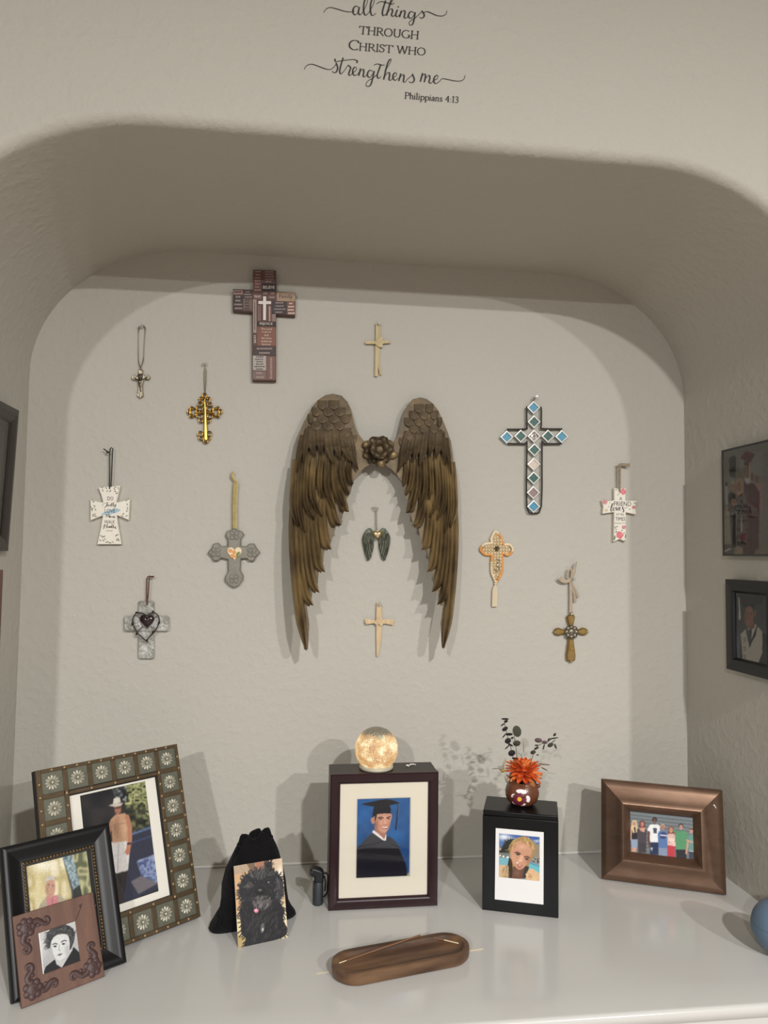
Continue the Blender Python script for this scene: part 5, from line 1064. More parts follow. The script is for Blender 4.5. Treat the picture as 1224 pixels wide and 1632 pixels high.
# --- bronze landscape frame with the group
COPP = mat('brushed_copper_brown', rgb(136, 110, 93), 0.34, 0.85, noise=(70, .3, rgb(116, 91, 75), (0.3, 1, 1)))
W_, H_, T_ = 0.2356, 0.1938, math.radians(11.28)
bf = thing('bronze_photo_frame', 'wide bronze frame with a photo of seven people against a corrugated wall', 'picture frame', lean_loc(.4944, -.129, .018*math.sin(T_)), (-T_, 0, math.radians(-23.79)))
rails(bf, 0, 0, W_, H_, [(0, .018), (0, .0005), (.002, -.001), (.012, -.0035), (.026, -.0075), (.036, -.0125), (.041, -.0145), (.0435, -.0148), (.047, -.0125), (.052, -.005), (.0575, .001), (.0575, .018)], COPP)
MB().box((.055, .002, .055), (W_ - .055, .017, H_ - .055)).build('backing', BACKB, bf)
art_group().sheet('group_print', bf, .0578, .0570, .1790, .1355, .0012)
pane(bf, .0565, .0565, W_ - .0565, H_ - .0565, .0006)
easel(bf, W_, H_, .018, T_, BACKB)
MB().slab([(.2168, .1650), (.2185, .1665), (.2205, .1640), (.2225, .1595), (.2205, .1590), (.2195, .1625), (.2175, .1632)], -.0060, -.0012).build('paint_chip', mat('chipped_white', rgb(226, 222, 214), .7), bf)

# --- large studded frame with flower tiles
W_, H_, T_ = 0.2631, 0.3049, math.radians(18.88)
STRAP = mat('bronze_strap', rgb(96, 80, 60, 1.1), 0.45, 0.5, noise=(60, .3, rgb(78, 64, 46, 1.1))); TILE = mat('pewter_tile', rgb(106, 106, 92, 1.1), 0.5, 0.4, noise=(120, .3, rgb(92, 92, 80, 1.1)))
RIV = mat('rivet_brass', rgb(150, 126, 94), 0.4, 0.6); DSY = mat('silver_daisy', rgb(190, 186, 170), 0.45, 0.45)
lf = thing('studded_photo_frame', 'large studded frame with metal flower tiles and a photo of a person in a hat', 'picture frame', lean_loc(-.513, -.3761, .016*math.sin(T_)), (-T_, 0, math.radians(38.29)))
rails(lf, 0, 0, W_, H_, [(0, .016), (0, .0022), (.001, .0018), (.0508, .0018), (.0515, .006), (.0515, .016)], BACKB, 'frame_board')
XS = [.0268, .0698, .1126, .1556, .1984, .2390]; ZS = [.0245, .0672, .1104, .1540, .1968, .2395, .2815]
xe = [0.0] + [(XS[i] + XS[i+1])/2 for i in range(5)] + [W_]; ze = [0.0] + [(ZS[i] + ZS[i+1])/2 for i in range(6)] + [H_]
dm = MB()
for k in range(12):
    a = 2*PI*k/12; c, s_ = math.cos(a), math.sin(a); q = []
    for u, v, y in ((.0030, 0, -.0002), (.0082, .0020, .0000), (.0112, .0017, .0000), (.0122, 0, -.0002), (.0112, -.0017, .0000), (.0082, -.0020, .0000), (.0090, 0, -.0020)): q.append((u*c - v*s_, y, u*s_ + v*c))
    dm.add(q, [(0, 1, 6), (1, 2, 6), (2, 3, 6), (3, 4, 6), (4, 5, 6), (5, 0, 6)])
dm.ball((0, -.001, 0), .0026, 10, 6, (1, .7, 1)); dme = dm.mesh('daisy', 40); dme.materials.append(DSY)
rme = MB().ball((0, 0, 0), .0028, 8, 6, (1, .7, 1)).mesh('rivet', 60); rme.materials.append(RIV)
tme = None
for i, x in enumerate(XS):
    for j, z in enumerate(ZS):
        if 0 < i < 5 and 0 < j < 6: continue
        if tme is None:
            t = MB().slab([(-.0178, -.0178), (.0178, -.0178), (.0178, .0178), (-.0178, .0178)], 0.0006, .002, .0004).build('tile', TILE, lf); tme = t.data
        else: t = link(bpy.data.objects.new('tile', tme), lf)
        t.location = (x, 0, z)
        link(bpy.data.objects.new('daisy', dme), t).location = (0, 0.0004, 0)
def strap(x0, z0, x1, z1): MB().box((x0, -.0012, z0), (x1, .002, z1)).build('strap', STRAP, lf, None, None, (.0006, 1))
B_ = .0042
strap(0, 0, .0092, H_); strap(W_ - .0068, 0, W_, H_); strap(.0092, H_ - .0062, W_ - .0068, H_); strap(.0092, 0, W_ - .0068, .0068)
strap(.0442, .0435, .0522, .2610); strap(.2150, .0435, .2222, .2610); strap(.0522, .0425, .2150, .0505); strap(.0522, .2560, .2150, .2622)
for z in ze[1:-1]: strap(.0092, z - B_, .0442, z + B_); strap(.2222, z - B_, W_ - .0068, z + B_)
for x in xe[1:-1]: strap(x - B_, .0068, x + B_, .0425); strap(x - B_, .2622, x + B_, H_ - .0062)
def rivet(x, z): link(bpy.data.objects.new('rivet', rme), lf).location = (x, -.0014, z)
for z in ze[1:-1] + ZS: rivet(.0046, z); rivet(W_ - .0034, z)
for x in xe[1:-1] + XS: rivet(x, .0034); rivet(x, H_ - .0031)
for z in ze[1:-1]: rivet(.0482, z); rivet(.2186, z)
for z in ZS[1:-1]: rivet(.0482, z); rivet(.2186, z)
for x in xe[1:-1]: rivet(x, .0465); rivet(x, .2591)
mb = MB(); o_ = [(.049, .045), (.218, .045), (.218, .260), (.049, .260)]; i_ = [(.0718, .0632), (.1925, .0632), (.1925, .2506), (.0718, .2506)]
mb.add([(x, .0042, z) for x, z in o_ + i_] + [(x, .0056, z) for x, z in i_], [(k, (k+1) % 4, 4+(k+1) % 4, 4+k) for k in range(4)] + [(4+k, 4+(k+1) % 4, 8+(k+1) % 4, 8+k) for k in range(4)])
mb.build('mat_board', mat('white_mat_board', rgb(216, 212, 202, 1.15), .85), lf)
art_cowboy().sheet('snapshot_print', lf, .0710, .0625, .1932, .2512, .0057)
MB().box((.049, .006, .045), (.218, .0155, .260)).build('backing', BACKB, lf)
pane(lf, .0515, .0500, .2158, .2566, .0034)
easel(lf, W_, H_, .016, T_, BACKB)

# --- black frame with gold beading
W_, H_, T_ = 0.1700, 0.2145, math.radians(24.58)
BSAT = mat('black_satin_wood', rgb(15, 15, 17), 0.40, spec=0.35); GLDB = mat('dark_gold_bead', rgb(126, 104, 70), 0.42, 0.7, noise=(220, .2, rgb(70, 58, 42)))
kf = thing('black_photo_frame', 'black picture frame with thin gold beading around a snapshot of a person outdoors', 'picture frame', lean_loc(-.5453, -.4477, .014*math.sin(T_)) + Vector((.001, -.004, 0)), (-T_, 0, math.radians(34.83)))
rails(kf, 0, 0, W_, H_, [(0, .014), (0, .003), (.0015, .0005), (.004, -.0005), (.009, -.0002), (.012, .0012), (.018, .0042), (.025, .006), (.0285, .006), (.0285, .014)], BSAT)
rails(kf, .028, .028, W_ - .028, H_ - .028, [(0, .010), (0, .0052), (.001, .0046), (.0065, .0052), (.0078, .007), (.0078, .010)], mat('dark_inner_lip', rgb(40, 36, 32), .4), 'inner_lip')
bd = MB(); a0, b0, a1, b1 = .0310, .0310, W_ - .0310, H_ - .0310
for q in range(4):
    A, B = [((a0, b0), (a1, b0)), ((a1, b0), (a1, b1)), ((a1, b1), (a0, b1)), ((a0, b1), (a0, b0))][q]; n = int(math.hypot(B[0]-A[0], B[1]-A[1])/.0050)
    for k in range(n): t = k/n; bd.ball((A[0]+(B[0]-A[0])*t, .0044, A[1]+(B[1]-A[1])*t), .0026, 7, 5)
tag(bd.build('gold_beading', GLDB, kf, 60), kind='stuff')
art_orchard().sheet('snapshot_print', kf, .0355, .0355, .1300, .1790, .0085)
MB().box((.033, .009, .033), (W_ - .033, .0138, H_ - .033)).build('backing', BACKB, kf)
pane(kf, .0350, .0350, W_ - .0350, H_ - .0350, .0075)

# --- small carved red-brown frame
W_, H_, T_ = 0.1215, 0.1222, math.radians(26.3)
RED = mat('red_stained_wood', rgb(114, 82, 68), 0.5, noise=(70, .2, rgb(90, 62, 52), (1, 1, 0.12)), bump=(120, .12, .001)); CARV = mat('carved_dark_wood', rgb(66, 46, 44, 1.15), 0.5, bump=(200, .3, .001))
rf = thing('carved_photo_frame', 'small red brown wooden frame with carved scroll corners and a black and white portrait', 'picture frame', lean_loc(-.5323, -.4553, .006*math.sin(T_)) + Vector((.005, -.0090, 0)), (-T_, 0, math.radians(36.62)))
rails(rf, 0, 0, W_, H_, [(0, .006), (0, .0008), (.001, 0), (.0322, 0), (.0332, .001), (.0332, .006)], RED, smooth=25)
art_lady().sheet('portrait_print', rf, .0328, .0324, .0892, .0890, .0012)
MB().add([(.0325, .0011, .033), (.0345, .0011, .033), (.0345, .0011, .089), (.0325, .0011, .089)], [(0, 1, 2, 3)]).build('print_border', MATS['white_photo_paper'], rf)
MB().box((.030, .003, .030), (W_ - .030, .0058, H_ - .030)).build('backing', BACKB, rf)
MB().tube([(.0895, -.0002, .0905), (.0985, -.0002, .1045), (.1020, -.0002, .1110)], .0005, 5).ball((.098, 0, .108), .0022, 8, 5, (1.3, .2, 1)).build('scratch', CARV, rf)
def carving(cx0, cz0, sx, sz):
    mb = MB(); P = lambda u, v: (cx0 + sx*u, cz0 + sz*v)
    mb.ball((cx0, -.0005, cz0), .0100, 14, 6, (1, .26, 1)).ball((cx0, -.0022, cz0), .003, 10, 6, (1, .6, 1))
    for k in range(7):
        a = 2*PI*k/7; mb.ball((cx0 + .0092*math.cos(a), -.0003, cz0 + .0092*math.sin(a)), .0056, 10, 5, (1, .36, 1))
    for f in (lambda u, v: P(u, v), lambda u, v: P(v, u)):
        pts = [f(.010, -.004), f(.016, -.006), f(.021, -.003), f(.025, .001), f(.030, .002), f(.033, -.001), f(.032, -.005), f(.029, -.006), f(.0275, -.004)]
        q = smooth_path(pts, 4); n = len(q)
        mb.tube([(a, -.0006, b) for a, b in q], [.0048 - .0026*(i/(n-1)) for i in range(n)], 8, flat=.5)
        a, b = f(.018, .001); mb.ball((a, -.0004, b), .003, 8, 5, (1.2, .4, 1))
    return mb.build('carved_scroll', CARV, rf, 60)
carving(.0165, .1015, 1, -1); carving(.0170, .0190, 1, 1); carving(W_ - .0165, .0185, -1, 1)

# --- pictures on the side walls of the niche
def wall_frame(name, label, side, Y0, Y1, z0, z1, th, rw, prof, m, art, tipdeg=0):
    w_ = abs(Y1 - Y0); h_ = z1 - z0; pd = .0016 if rw < .01 else .0062
    if side > 0: loc = (XR - th - .0006, Y0, z0); rz = -PI/2          # local x runs towards the camera
    else: loc = (XL + th + .0006, Y1, z0); rz = PI/2
    t = thing(name, label, 'picture frame', loc, (math.radians(tipdeg), 0, rz))
    rails(t, 0, 0, w_, h_, prof, m)
    MB().box((rw*.8, pd + .0008, rw*.8), (w_ - rw*.8, th*.98, h_ - rw*.8)).build('backing', BACKB, t)
    if art: art.sheet('photo_print', t, rw*.85, rw*.85, w_ - rw*.85, h_ - rw*.85, pd)
    pane(t, rw*.9, rw*.9, w_ - rw*.9, h_ - rw*.9, pd - .0008)
    return t
THIN = mat('thin_black_edge', rgb(36, 36, 36), .4)
wall_frame('wall_photo', 'thin edged glass photo of a graduate in a maroon gown on the niche side', 1, -.1756, -.1756 - .185, .668, .890, .015, .004, [(0, .015), (0, 0), (.0035, 0), (.004, .003), (.004, .015)], THIN, art_commencement())
wall_frame('wall_photo', 'black framed portrait of a graduate wearing a white stole on the niche side', 1, -.1905, -.1905 - .155, .4365, .6200, .020, .027, [(0, .020), (0, .001), (.002, 0), (.022, 0), (.027, .006), (.027, .020)], BSAT, art_stole())
LFW = mat('dark_walnut', rgb(52, 46, 40), .4, noise=(40, .3, rgb(44, 38, 34), (1, 1, .2)))
ga = Art((0, 0), (100, 0), (0, 130), 40, 52); ga.grad((120, 120, 116), (60, 60, 60)); ga.soft(80, 60, 12, 60, (170, 170, 168), .8).soft(20, 90, 40, 60, (50, 50, 52), .8).ell(45, 70, 18, 24, (96, 96, 96)).poly([(10, 130), (25, 100), (65, 100), (85, 130)], (40, 40, 42))
t = wall_frame('wall_photo', 'dark walnut frame with a grey photo under glass on the niche side', -1, -.112, -.335, .659, .934, .012, .030, [(0, .012), (0, .001), (.002, 0), (.012, -.001), (.016, .0006), (.020, -.0004), (.027, .003), (.030, .005), (.030, .012)], LFW, ga, 2.0)
ga = Art((0, 0), (100, 0), (0, 130), 40, 52); ga.grad((150, 132, 112), (96, 74, 60)).face(50, 62, 16, 22, (190, 146, 120)); ga.poly([(15, 130), (30, 92), (70, 92), (88, 130)], (70, 74, 92))
wall_frame('wall_photo', 'red brown frame with a dark rim hung below the dark walnut frame', -1, -.139, -.330, .395, .6235, .014, .030, [(0, .014), (0, .001), (.002, 0), (.024, .001), (.030, .005), (.030, .014)], mat('red_walnut', rgb(112, 66, 50, 1.1), .4, noise=(30, .3, rgb(92, 52, 40, 1.1), (1, 1, .2))), ga)
# ------------------------------------------------------------------ other things on the shelf
# --- velvet drawstring bag
VEL = mat('black_velvet', rgb(16, 15, 17), 0.95, sheen=0.05, spec=0.1, bump=(90, .5, .004), noise=(40, .3, rgb(22, 21, 23)))
bg = thing('velvet_bag', 'black velvet drawstring bag standing upright behind the dog photo', 'bag', (-.2085, -.2440, 0), (0, 0, math.radians(19)))
secs = [(0.0, .076, .018), (.003, .079, .020), (.010, .076, .024), (.020, .068, .030), (.033, .0615, .034), (.050, .0585, .036), (.075, .0565, .035), (.100, .050, .032), (.118, .0430, .028), (.132, .0360, .023), (.143, .0300, .019), (.151, .0265, .017), (.155, .0235, .014), (.155, .017, .010), (.149, .008, .005)]
rows = []; rnd = random.Random(5); ph = [rnd.uniform(0, 6) for _ in range(4)]
for z, hw, hd in secs:
    fold = .09*min(1, max(0, (z - .115)/.03)); row = []
    for k in range(73):
        a = 2*PI*k/72; c, s_ = math.cos(a), math.sin(a); e = .75 if z > .03 else .55
        r = 1 + fold*math.cos(13*a + ph[0]) + .4*fold*math.cos(7*a + ph[1]) + .02*math.cos(3*a + z*60 + ph[2])
        x = hw*math.copysign(abs(c)**e, c)*r; y = hd*math.copysign(abs(s_)**e, s_)*r
        zz_ = z + (.004*math.cos(5*a + ph[3]) if z > .145 else 0) + (.0035*c if z > .1 else 0)
        row.append((x, y, max(zz_, 0)))
    rows.append(row)
mb = MB().grid(rows); mb.add(rows[0][:-1], [tuple(range(72))]); mb.add(rows[-1][:-1], [tuple(range(72))])
mb.build('pouch', VEL, bg, 60)
MB().tube([(.0300*math.cos(a)*1.06, .019*math.sin(a)*1.06, .1435 + .0035*math.cos(a)) for a in np.linspace(0, 2*PI, 28, endpoint=False)], .0016, 6, True).build('drawstring', VEL, bg, 60)
MB().tube(smooth_path([(-.060, -.010, .058), (-.064, -.020, .045), (-.065, -.024, .032), (-.070, -.028, .022)], 4), .0015, 6).ball((-.064, -.019, .046), .003, 8, 6).build('drawstring_end', VEL, bg, 60)

# --- dog photo
T_ = math.radians(19.98)
dp = thing('dog_photo', 'unframed photo of a shaggy black dog leaning against the velvet bag', 'photo', lean_loc(-.2293, -.3285, 0) , (-T_, 0, math.radians(18.0)))
MB().slab([(0, 0), (.087, 0), (.087, .1254), (0, .1254)], 0, .0008).build('paper', MATS['white_photo_paper'], dp)
art_dog().sheet('picture', dp, 0, 0, .087, .1254, -.0002)

# --- small spray canister with key strap
sp = thing('spray_canister', 'small dark grey spray canister with a black cap and key strap', 'canister', (-.0912, -.1850, 0))
SLATE = mat('slate_grey_plastic', rgb(46, 50, 54), .5); BPL = mat('black_plastic', rgb(20, 20, 23), .45)
MB().lathe([(.0085, 0), (.0098, .0012), (.0100, .004), (.0101, .041), (.0092, .0425)], (0, 0, 0), 24).build('body', SLATE, sp, 50)
cap = MB().slab([(-.0062, .0405), (.0100, .0415), (.0102, .058), (.0085, .062), (.0040, .0655), (-.0060, .0690), (-.0110, .0700), (-.0150, .0675), (-.0168, .0620), (-.0155, .0560), (-.0120, .0530), (-.0085, .0535), (-.0075, .0480)], -.0092, .0092, .0025)
cap.build('cap', BPL, sp, None, None, (.0015, 2))
MB().lathe([(.0042, 0), (.0045, .003), (.003, .0035)], (-.0125, -.0092, .0615), 14, 'y').build('nozzle', BPL, sp, 40)
mb = MB(); P = smooth_path([(.0095, 0, .056), (.0155, -.001, .057), (.0185, -.001, .050), (.0178, 0, .034), (.0172, 0, .022), (.0140, 0, .016), (.0105, 0, .013)], 5)
mb.tube(P, .0016, 8, flat=1.6).tube(smooth_path([(.0112, 0, .052), (.0138, 0, .040), (.0130, 0, .024)], 4), .0016, 8); mb.build('key_strap', BPL, sp, 60)
MB().tube([(.0155 + .0045*math.cos(a), -.002, .0605 + .0045*math.sin(a)) for a in np.linspace(0, 2*PI, 16, endpoint=False)], .0008, 6, True).build('key_ring', SILVER, sp, 60)
mb = MB()
for k in range(7): mb.ball((-.0130 + .0008*k, -.008, .0520 - .0028*k), .0010, 6, 4)
mb.build('bead_chain', MATS['chain_metal'], sp, 60)

# --- glowing crackle glass globe
gl = bpy.data.materials.new('lit_crackle_glass'); gl.use_nodes = True; nt = gl.node_tree; b = nt.nodes['Principled BSDF']; L = nt.links
tc = nt.nodes.new('ShaderNodeTexCoord'); n1 = nt.nodes.new('ShaderNodeTexNoise'); n1.inputs['Scale'].default_value = 46; n1.inputs['Detail'].default_value = 5; n1.inputs['Roughness'].default_value = .65
r1 = nt.nodes.new('ShaderNodeValToRGB'); el = r1.color_ramp.elements; el[0].position = .38; el[0].color = rgb(196, 138, 82); el[1].position = .62; el[1].color = rgb(255, 246, 200)
e2 = el.new(.51); e2.color = rgb(228, 178, 112)
vz = nt.nodes.new('ShaderNodeTexVoronoi'); vz.inputs['Scale'].default_value = 330
sx = nt.nodes.new('ShaderNodeSeparateXYZ'); r2 = nt.nodes.new('ShaderNodeValToRGB'); q = r2.color_ramp.elements; q[0].position = 0.0; q[0].color = (.12, .12, .12, 1); q[1].position = 1.0; q[1].color = (.05, .05, .05, 1)
for pos, v in ((.16, .15), (.24, 1), (.90, 1), (.97, .15)): e = q.new(pos); e.color = (v, v, v, 1)
mr = nt.nodes.new('ShaderNodeMapRange'); mr.inputs[1].default_value = -.042; mr.inputs[2].default_value = .042
n3 = nt.nodes.new('ShaderNodeTexNoise'); n3.inputs['Scale'].default_value = 60; ad = nt.nodes.new('ShaderNodeMath'); ad.operation = 'MULTIPLY_ADD'; ad.inputs[1].default_value = .16
for n in (n1, vz, n3): L.new(tc.outputs['Object'], n.inputs['Vector'])
L.new(tc.outputs['Object'], sx.inputs[0]); L.new(sx.outputs['Z'], mr.inputs[0]); L.new(n3.outputs['Fac'], ad.inputs[0]); L.new(mr.outputs[0], ad.inputs[2]); L.new(ad.outputs[0], r2.inputs['Fac'])
mu = nt.nodes.new('ShaderNodeMixRGB'); mu.blend_type = 'MULTIPLY'; mu.inputs[0].default_value = 1; L.new(n1.outputs['Fac'], r1.inputs['Fac']); L.new(r1.outputs['Color'], mu.inputs[1]); L.new(r2.outputs['Color'], mu.inputs[2])
L.new(mu.outputs[0], b.inputs['Emission Color']); b.inputs['Emission Strength'].default_value = .80
b.inputs['Base Color'].default_value = rgb(150, 146, 130); b.inputs['Roughness'].default_value = .22; b.inputs['Metallic'].default_value = .3
bp = nt.nodes.new('ShaderNodeBump'); bp.inputs['Strength'].default_value = .9; bp.inputs['Distance'].default_value = .003; L.new(vz.outputs['Distance'], bp.inputs['Height']); L.new(bp.outputs['Normal'], b.inputs['Normal'])
gz = .2484; gy = -.1775
cg = on(1, gy, 600, 1193.5)
go = thing('crackle_globe', 'glowing crackle glass globe lamp on top of the mahogany box frame', 'lamp', (cg.x, gy, gz))
zc = cg.z - gz; R = .0418; t0 = math.asin(max(-1, min(1, -(zc - .006)/R)))
o = MB().lathe([(R*math.cos(t), R*math.sin(t)) for t in np.linspace(t0, PI/2 - .02, 22)], (0, 0, 0), 40).build('glass_globe', gl, go, 60); o.location = (0, 0, zc)
MB().lathe([(.0315, 0), (.0330, .0015), (.0330, .005), (.0305, .0075), (.0200, .0085)], (0, 0, 0), 36).build('base_ring', mat('frosted_plastic', rgb(176, 170, 152, 1.1), .35), go, 50)
# --- silver charm lying beside it
cp = on(2, gz, 654, 1221)
CHARM = mat('bright_silver', rgb(228, 226, 222), .3, .4)
chm = thing('silver_charm', 'tiny silver wishbone charm lying beside the crackle globe', 'charm', cp)
MB().tube(smooth_path([(-.0075, -.002, .0016), (-.003, -.0025, .0022), (.000, .003, .0022), (.004, .006, .002), (.0085, .006, .0016), (.011, .003, .0014)], 4), .0012, 8).build('wire', CHARM, chm, 60)
MB().ball((-.0065, -.002, .0022), .0022, 10, 6, (1.4, 1, .8)).build('bead', CHARM, chm, 60); MB().ball((.0015, .003, .0024), .0018, 10, 6).build('bead', CHARM, chm, 60); MB().tube([(-.0045, -.002, .0016), (-.004, -.0065, .0012)], .0008, 6).build('pin', CHARM, chm, 60)

# --- clay pot with paper dahlia
pz = .1832; pc_ = on(2, pz, 832, 1281)
PY = pc_.y
pt = thing('flower_pot', 'small brown clay pot painted with a white and maroon flower', 'pot', pc_)
CLAY = mat('burnished_clay', rgb(112, 66, 42, 1.1), .35, noise=(40, .3, rgb(88, 50, 32, 1.1)), coat=.2)
prof = [(.014, 0), (.021, .0010), (.028, .007), (.0318, .016), (.0325, .024), (.0305, .033), (.0270, .040), (.0250, .045), (.0262, .049), (.0235, .049), (.0220, .044), (.0240, .036), (.0200, .010), (.004, .006)]
rows = []
for r, h in prof:
    rows.append([(r*math.cos(a)*(1 + (.05*math.cos(3*a + 1) if h > .038 else 0)), r*math.sin(a), h + (.0035*math.cos(2*a + .6) + .0015*math.cos(5*a) if h > .042 else 0)) for a in np.linspace(0, 2*PI, 37)])
mb = MB().grid(rows); mb.add(rows[0][:-1], [tuple(range(36))]); mb.build('pot_body', CLAY, pt, 60)
MB().ball((.0300, -.008, .036), .0042, 10, 7).build('lug', CLAY, pt, 60)
FLZ = zoom(770, 1130, 9.415)
def on_pot(x, y, up=.0006):
    """point of the pot's belly seen at a photo pixel (found on its rounded front)"""
    d = px_ray(x, y); best = None
    for i in range(400):
        p = CAM + d*(1.25 + .0012*i)*1.0; q = p - pc_; h = q.z; r = math.hypot(q.x, q.y)
        rr_ = np.interp(h, [0, .0010, .007, .016, .024, .033, .040, .045], [.014, .021, .028, .0318, .0325, .0305, .027, .025]) + up
        if r < rr_: return (q.x, q.y, q.z)
    return (q.x, q.y, q.z)
def painted(name, outline, col, up, ctr):
    n = len(outline); P = [on_pot(*FLZ([p])[0], up) for p in outline]; Q = [on_pot(*FLZ([((p[0]+ctr[0])/2, (p[1]+ctr[1])/2)])[0], up) for p in outline]; c = on_pot(*FLZ([ctr])[0], up)
    MB().add(P + Q + [c], [(i, (i+1) % n, n+(i+1) % n, n+i) for i in range(n)] + [(n+i, n+(i+1) % n, 2*n) for i in range(n)]).build(name, mat(name + '_paint', rgb(*col, 1.1), .45), pt, 60)
for cx0, cy0, a_, b_, rt in ((575, 1240, 82, 34, .15), (672, 1350, 34, 52, -.1), (450, 1300, 34, 26, -.6), (470, 1405, 36, 20, .3), (600, 1435, 40, 18, -.2)): painted('white_petal', ell(cx0, cy0, a_, b_, 16, 0, rt), (232, 220, 222), .0017, (cx0, cy0))
for k in range(5): a = -PI/2 + .35 + k*2*PI/5; painted('maroon_petal', ell(545 + 58*math.cos(a), 1352 + 52*math.sin(a), 52, 44, 16), (104, 32, 50), .0024 + .0002*k, (545 + 58*math.cos(a), 1352 + 52*math.sin(a)))
painted('flower_eye', ell(545, 1354, 34, 34, 16), (220, 172, 50), .0042, (545, 1354))
bq = thing('dried_bouquet', 'orange paper dahlia with dark eucalyptus sprigs standing in the clay pot', 'bouquet', (pc_.x, pc_.y, pz + .012))
bl = bq.location
def F3(pts, dy=0.0): return [on(1, PY + dy, *FLZ([p])[0]) - bl for p in pts]
ORG = [mat('orange_petal_%d' % i, rgb(*c, 1.15), .7) for i, c in enumerate(((206, 92, 38), (220, 108, 48), (190, 78, 32), (226, 130, 64)))]
fcn = F3([(610, 950)], .0)[0]; rnd = random.Random(11)
def dahlia_petal(az, el_, L_, w_, m):
    d = Vector((math.cos(az)*math.cos(el_), math.sin(az)*math.cos(el_), math.sin(el_))); sd = Vector((-math.sin(az), math.cos(az), 0)); up = sd.cross(d) * -1
    if up.z < 0: up = -up
    rows = []
    for t, f in ((0, .35), (.3, .85), (.6, 1.0), (.85, .7), (1, .08)):
        c = fcn + d*(L_*t + .004) + Vector((0, 0, -.003*t*t)); rows.append([tuple(c + sd*(w_*f*s_) + up*(.0022*s_*s_)) for s_ in (-1, -.5, 0, .5, 1)])
    MB().grid(rows).build('petal', m, bq, 60)
for ring, (n, el_, L_, w_) in enumerate(((14, -.30, .032, .0062), (14, .08, .034, .0062), (14, .40, .034, .0060), (12, .70, .032, .0056), (10, 1.0, .029, .0052), (7, 1.3, .026, .0046))):
    for k in range(n): dahlia_petal(2*PI*k/n + ring*.23 + rnd.uniform(-.1, .1), el_ + rnd.uniform(-.12, .12), L_*rnd.uniform(.88, 1.08), w_, ORG[rnd.randrange(4)])
MB().ball(tuple(fcn), .010, 12, 8).build('flower_heart', ORG[2], bq, 60)
MB().tube([tuple(fcn), (fcn.x, fcn.y, fcn.z - .012), (0, 0, 0)], .0016, 6).build('flower_stem', mat('stem_green', rgb(70, 66, 44), .7), bq, 60)
EUC = mat('dark_eucalyptus', rgb(40, 36, 38, 1.1), .6); EUG = mat('grey_green_eucalyptus', rgb(64, 66, 52, 1.1), .6); DRY = mat('dried_mauve_leaf', rgb(104, 88, 92, 1.1), .6); PALE = mat('pale_dried_leaf', rgb(170, 160, 136, 1.1), .7)
def stem(pts, r, dy, m): MB().tube([tuple(p) for p in smooth_path([tuple(q) for q in F3(pts, dy)], 4)], r, 6).build('stem', m, bq, 60)
def leaf(cx0, cy0, a_, b_, rt, dy, m, name='leaf'):
    pts = F3(ell(cx0, cy0, a_*1.12, b_*1.15 + 2, 12, 0, rt), dy); c = F3([(cx0, cy0)], dy)[0] + Vector((0, -.002, 0)); n = 12; off = Vector((0, .0007, 0))
    pts = [p + Vector((0, .0035*math.sin(i/12*2*PI), 0)) for i, p in enumerate(pts)]
    MB().add([tuple(p) for p in pts] + [tuple(p + off) for p in pts] + [tuple(c), tuple(c + off)], [(i, (i+1) % n, 2*n) for i in range(n)] + [(n+(i+1) % n, n+i, 2*n+1) for i in range(n)] + [(i, n+i, n+(i+1) % n, (i+1) % n) for i in range(n)]).build(name, m, bq, 60)
stem([(520, 1100), (450, 740), (410, 560), (350, 350), (315, 170)], .0006, .004, EUC); stem([(520, 1100), (505, 740), (490, 560), (465, 400)], .0006, .008, EUG); stem([(560, 1100), (580, 730), (520, 660)], .0005, .010, EUG)
stem([(640, 1050), (750, 690), (790, 580), (880, 520), (980, 480), (1060, 430)], .0006, .006, EUG)
for q in ((330,150,52,15,.05),(345,185,20,24,.4),(295,235,34,15,-.6),(328,300,44,32,-.5),(390,380,50,22,.05),(372,478,40,42,.2),(410,540,36,14,.5),(430,662,46,46,.2),(480,742,46,16,.15),(318,400,8,40,.5),(365,570,8,44,.6)): leaf(*q, .004, EUC)
for q in ((508,335,58,82,-.35),(505,515,50,42,.1),(438,435,20,18,0)): leaf(*q, .008, EUG)
for q in ((830,470,50,34,.3),(925,500,36,26,.3),(1010,540,42,34,-.3),(985,465,14,30,0),(1060,440,66,14,-.15),(1075,385,18,26,0),(1085,560,14,44,-.5),(910,570,10,42,.05),(750,650,30,32,.5),(800,590,36,22,-.4),(800,545,24,14,0),(818,690,15,13,0),(1050,490,46,12,-.6)): leaf(*q, .006, DRY if q[0] in (830, 925) else EUG)
for q in ((915,830,80,16,.08),(310,830,14,90,.25),(280,900,36,22,-.4),(200,895,66,10,-.02),(370,1090,14,70,-.5),(380,1000,30,20,.4),(345,1060,12,60,-.4),(920,900,50,10,.5),(690,1130,26,60,-.6),(610,560,10,90,-.08)): leaf(*q, .002 if q[1] > 850 else .012, PALE)
for q in ((300,930,30,26,0),): leaf(*q, .0, mat('yellow_leaf', rgb(196, 150, 70, 1.1), .7))
leaf(735, 1120, 34, 66, -.5, -.024, mat('tan_leaf', rgb(160, 104, 62, 1.1), .7))

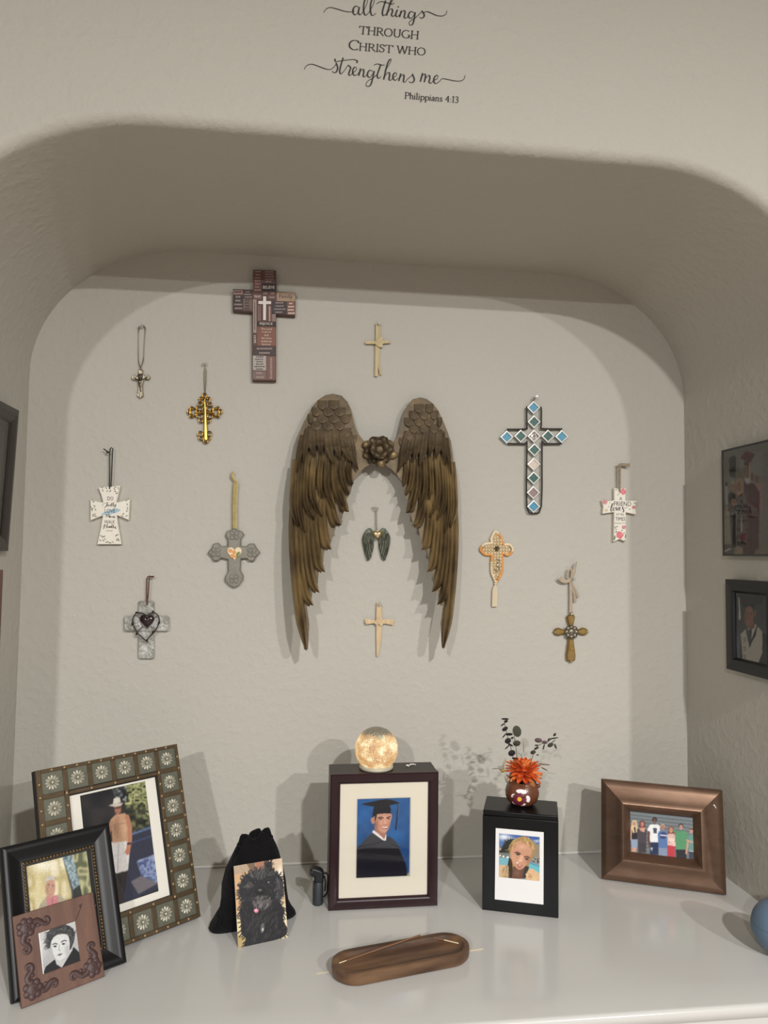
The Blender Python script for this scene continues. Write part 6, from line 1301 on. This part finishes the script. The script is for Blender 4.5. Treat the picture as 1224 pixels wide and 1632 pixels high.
# --- wooden incense tray
WOOD = mat('dark_brown_wood', rgb(116, 86, 60), .5, noise=(52, .16, rgb(70, 48, 34), (.16, 1, 1)), bump=(60, .25, .002))
ta = math.radians(13)
tr = thing('incense_tray', 'oval dark wooden incense tray at the front of the shelf', 'tray', (.0360, -.4080, .0014), (0, 0, ta))
def stadium(hl, hw, n=14):
    out = []
    for k in range(n + 1): a = -PI/2 + PI*k/n; out.append((hl - hw + hw*math.cos(a), hw*math.sin(a)))
    for k in range(n + 1): a = PI/2 + PI*k/n; out.append((-hl + hw + hw*math.cos(a), hw*math.sin(a)))
    return out
levels = [(.1125, .0345, 0.0), (.1160, .0370, .004), (.1170, .0378, .014), (.1165, .0374, .0190), (.1150, .0360, .0200), (.1095, .0310, .0196), (.1070, .0290, .0180), (.1040, .0262, .0125), (.0990, .0215, .0105), (.0600, .0060, .0100)]
rows = [[(x, y, z) for x, y in stadium(hl, hw)] for hl, hw, z in levels]; rows = [r + r[:1] for r in rows]
mb = MB().grid(rows); mb.add(rows[0][:-1], [tuple(range(30))]); mb.add(rows[-1][:-1], [tuple(range(30))]); mb.build('tray_body', WOOD, tr, 45)
BAM = mat('bare_bamboo', rgb(214, 196, 158, 1.1), .6); INC = mat('brown_incense_paste', rgb(116, 82, 58, 1.1), .8)
a0_ = on(2, .0150, 540, 1535); a1_ = Vector((.0685, -.3930, .0385)); mid = a0_.lerp(a1_, .09)
s1_ = thing('incense_stick', 'long brown incense stick propped over the rim of the tray', 'incense stick', a0_)
MB().tube([tuple(mid - a0_), tuple(a1_ - a0_)], .0013, 8).build('coated_end', INC, s1_, 60); MB().tube([(0, 0, 0), tuple(mid - a0_)], .0007, 6).build('bamboo_end', BAM, s1_, 60)
b0_ = on(2, .0142, 735, 1504.5); b1_ = on(2, .0185, 686, 1493); mid = b0_.lerp(b1_, .55)
s2_ = thing('incense_stick', 'short pale incense stub lying inside the end of the tray', 'incense stick', b0_)
MB().tube([(0, 0, 0), tuple(mid - b0_)], .0008, 6).build('bamboo_end', BAM, s2_, 60); MB().tube([tuple(mid - b0_), tuple(b1_ - b0_)], .0013, 8).build('coated_end', INC, s2_, 60)
c0_ = on(2, .0007, 504, 1552); c1_ = on(2, .0007, 770, 1512)
s3_ = thing('incense_stick', 'bare bamboo stick lying under the tray with both tips showing', 'incense stick', c0_)
MB().tube([(0, 0, 0), tuple((c1_ - c0_)*.5), tuple(c1_ - c0_)], [.0005, .0007, .0006], 6).build('bamboo', BAM, s3_, 60)

# --- blue ball speaker at the right
bc_ = on(2, .0455, 1243.7, 1477)
sb = thing('blue_ball', 'smooth slate blue ball with a flat foot beside the right wall', 'ball', (bc_.x, bc_.y, 0))
BLU = mat('slate_blue_shell', rgb(92, 112, 132, 1.1), .5, noise=(30, .3, rgb(86, 106, 126, 1.1)))
R = .0457
MB().lathe([(R*math.cos(t), .0455 + R*math.sin(t)) for t in np.linspace(-1.22, .08, 18)], (0, 0, 0), 40).build('lower_shell', BLU, sb, 60)
MB().lathe([(R*.992*math.cos(t), .0455 + R*.992*math.sin(t)) for t in np.linspace(.09, 1.55, 18)], (0, 0, 0), 40).build('upper_shell', BLU, sb, 60)
MB().lathe([(.0165, 0), (.0180, .0010), (.0175, .0035), (.0120, .0040)], (0, 0, 0), 30).build('foot', BPL, sb, 50)
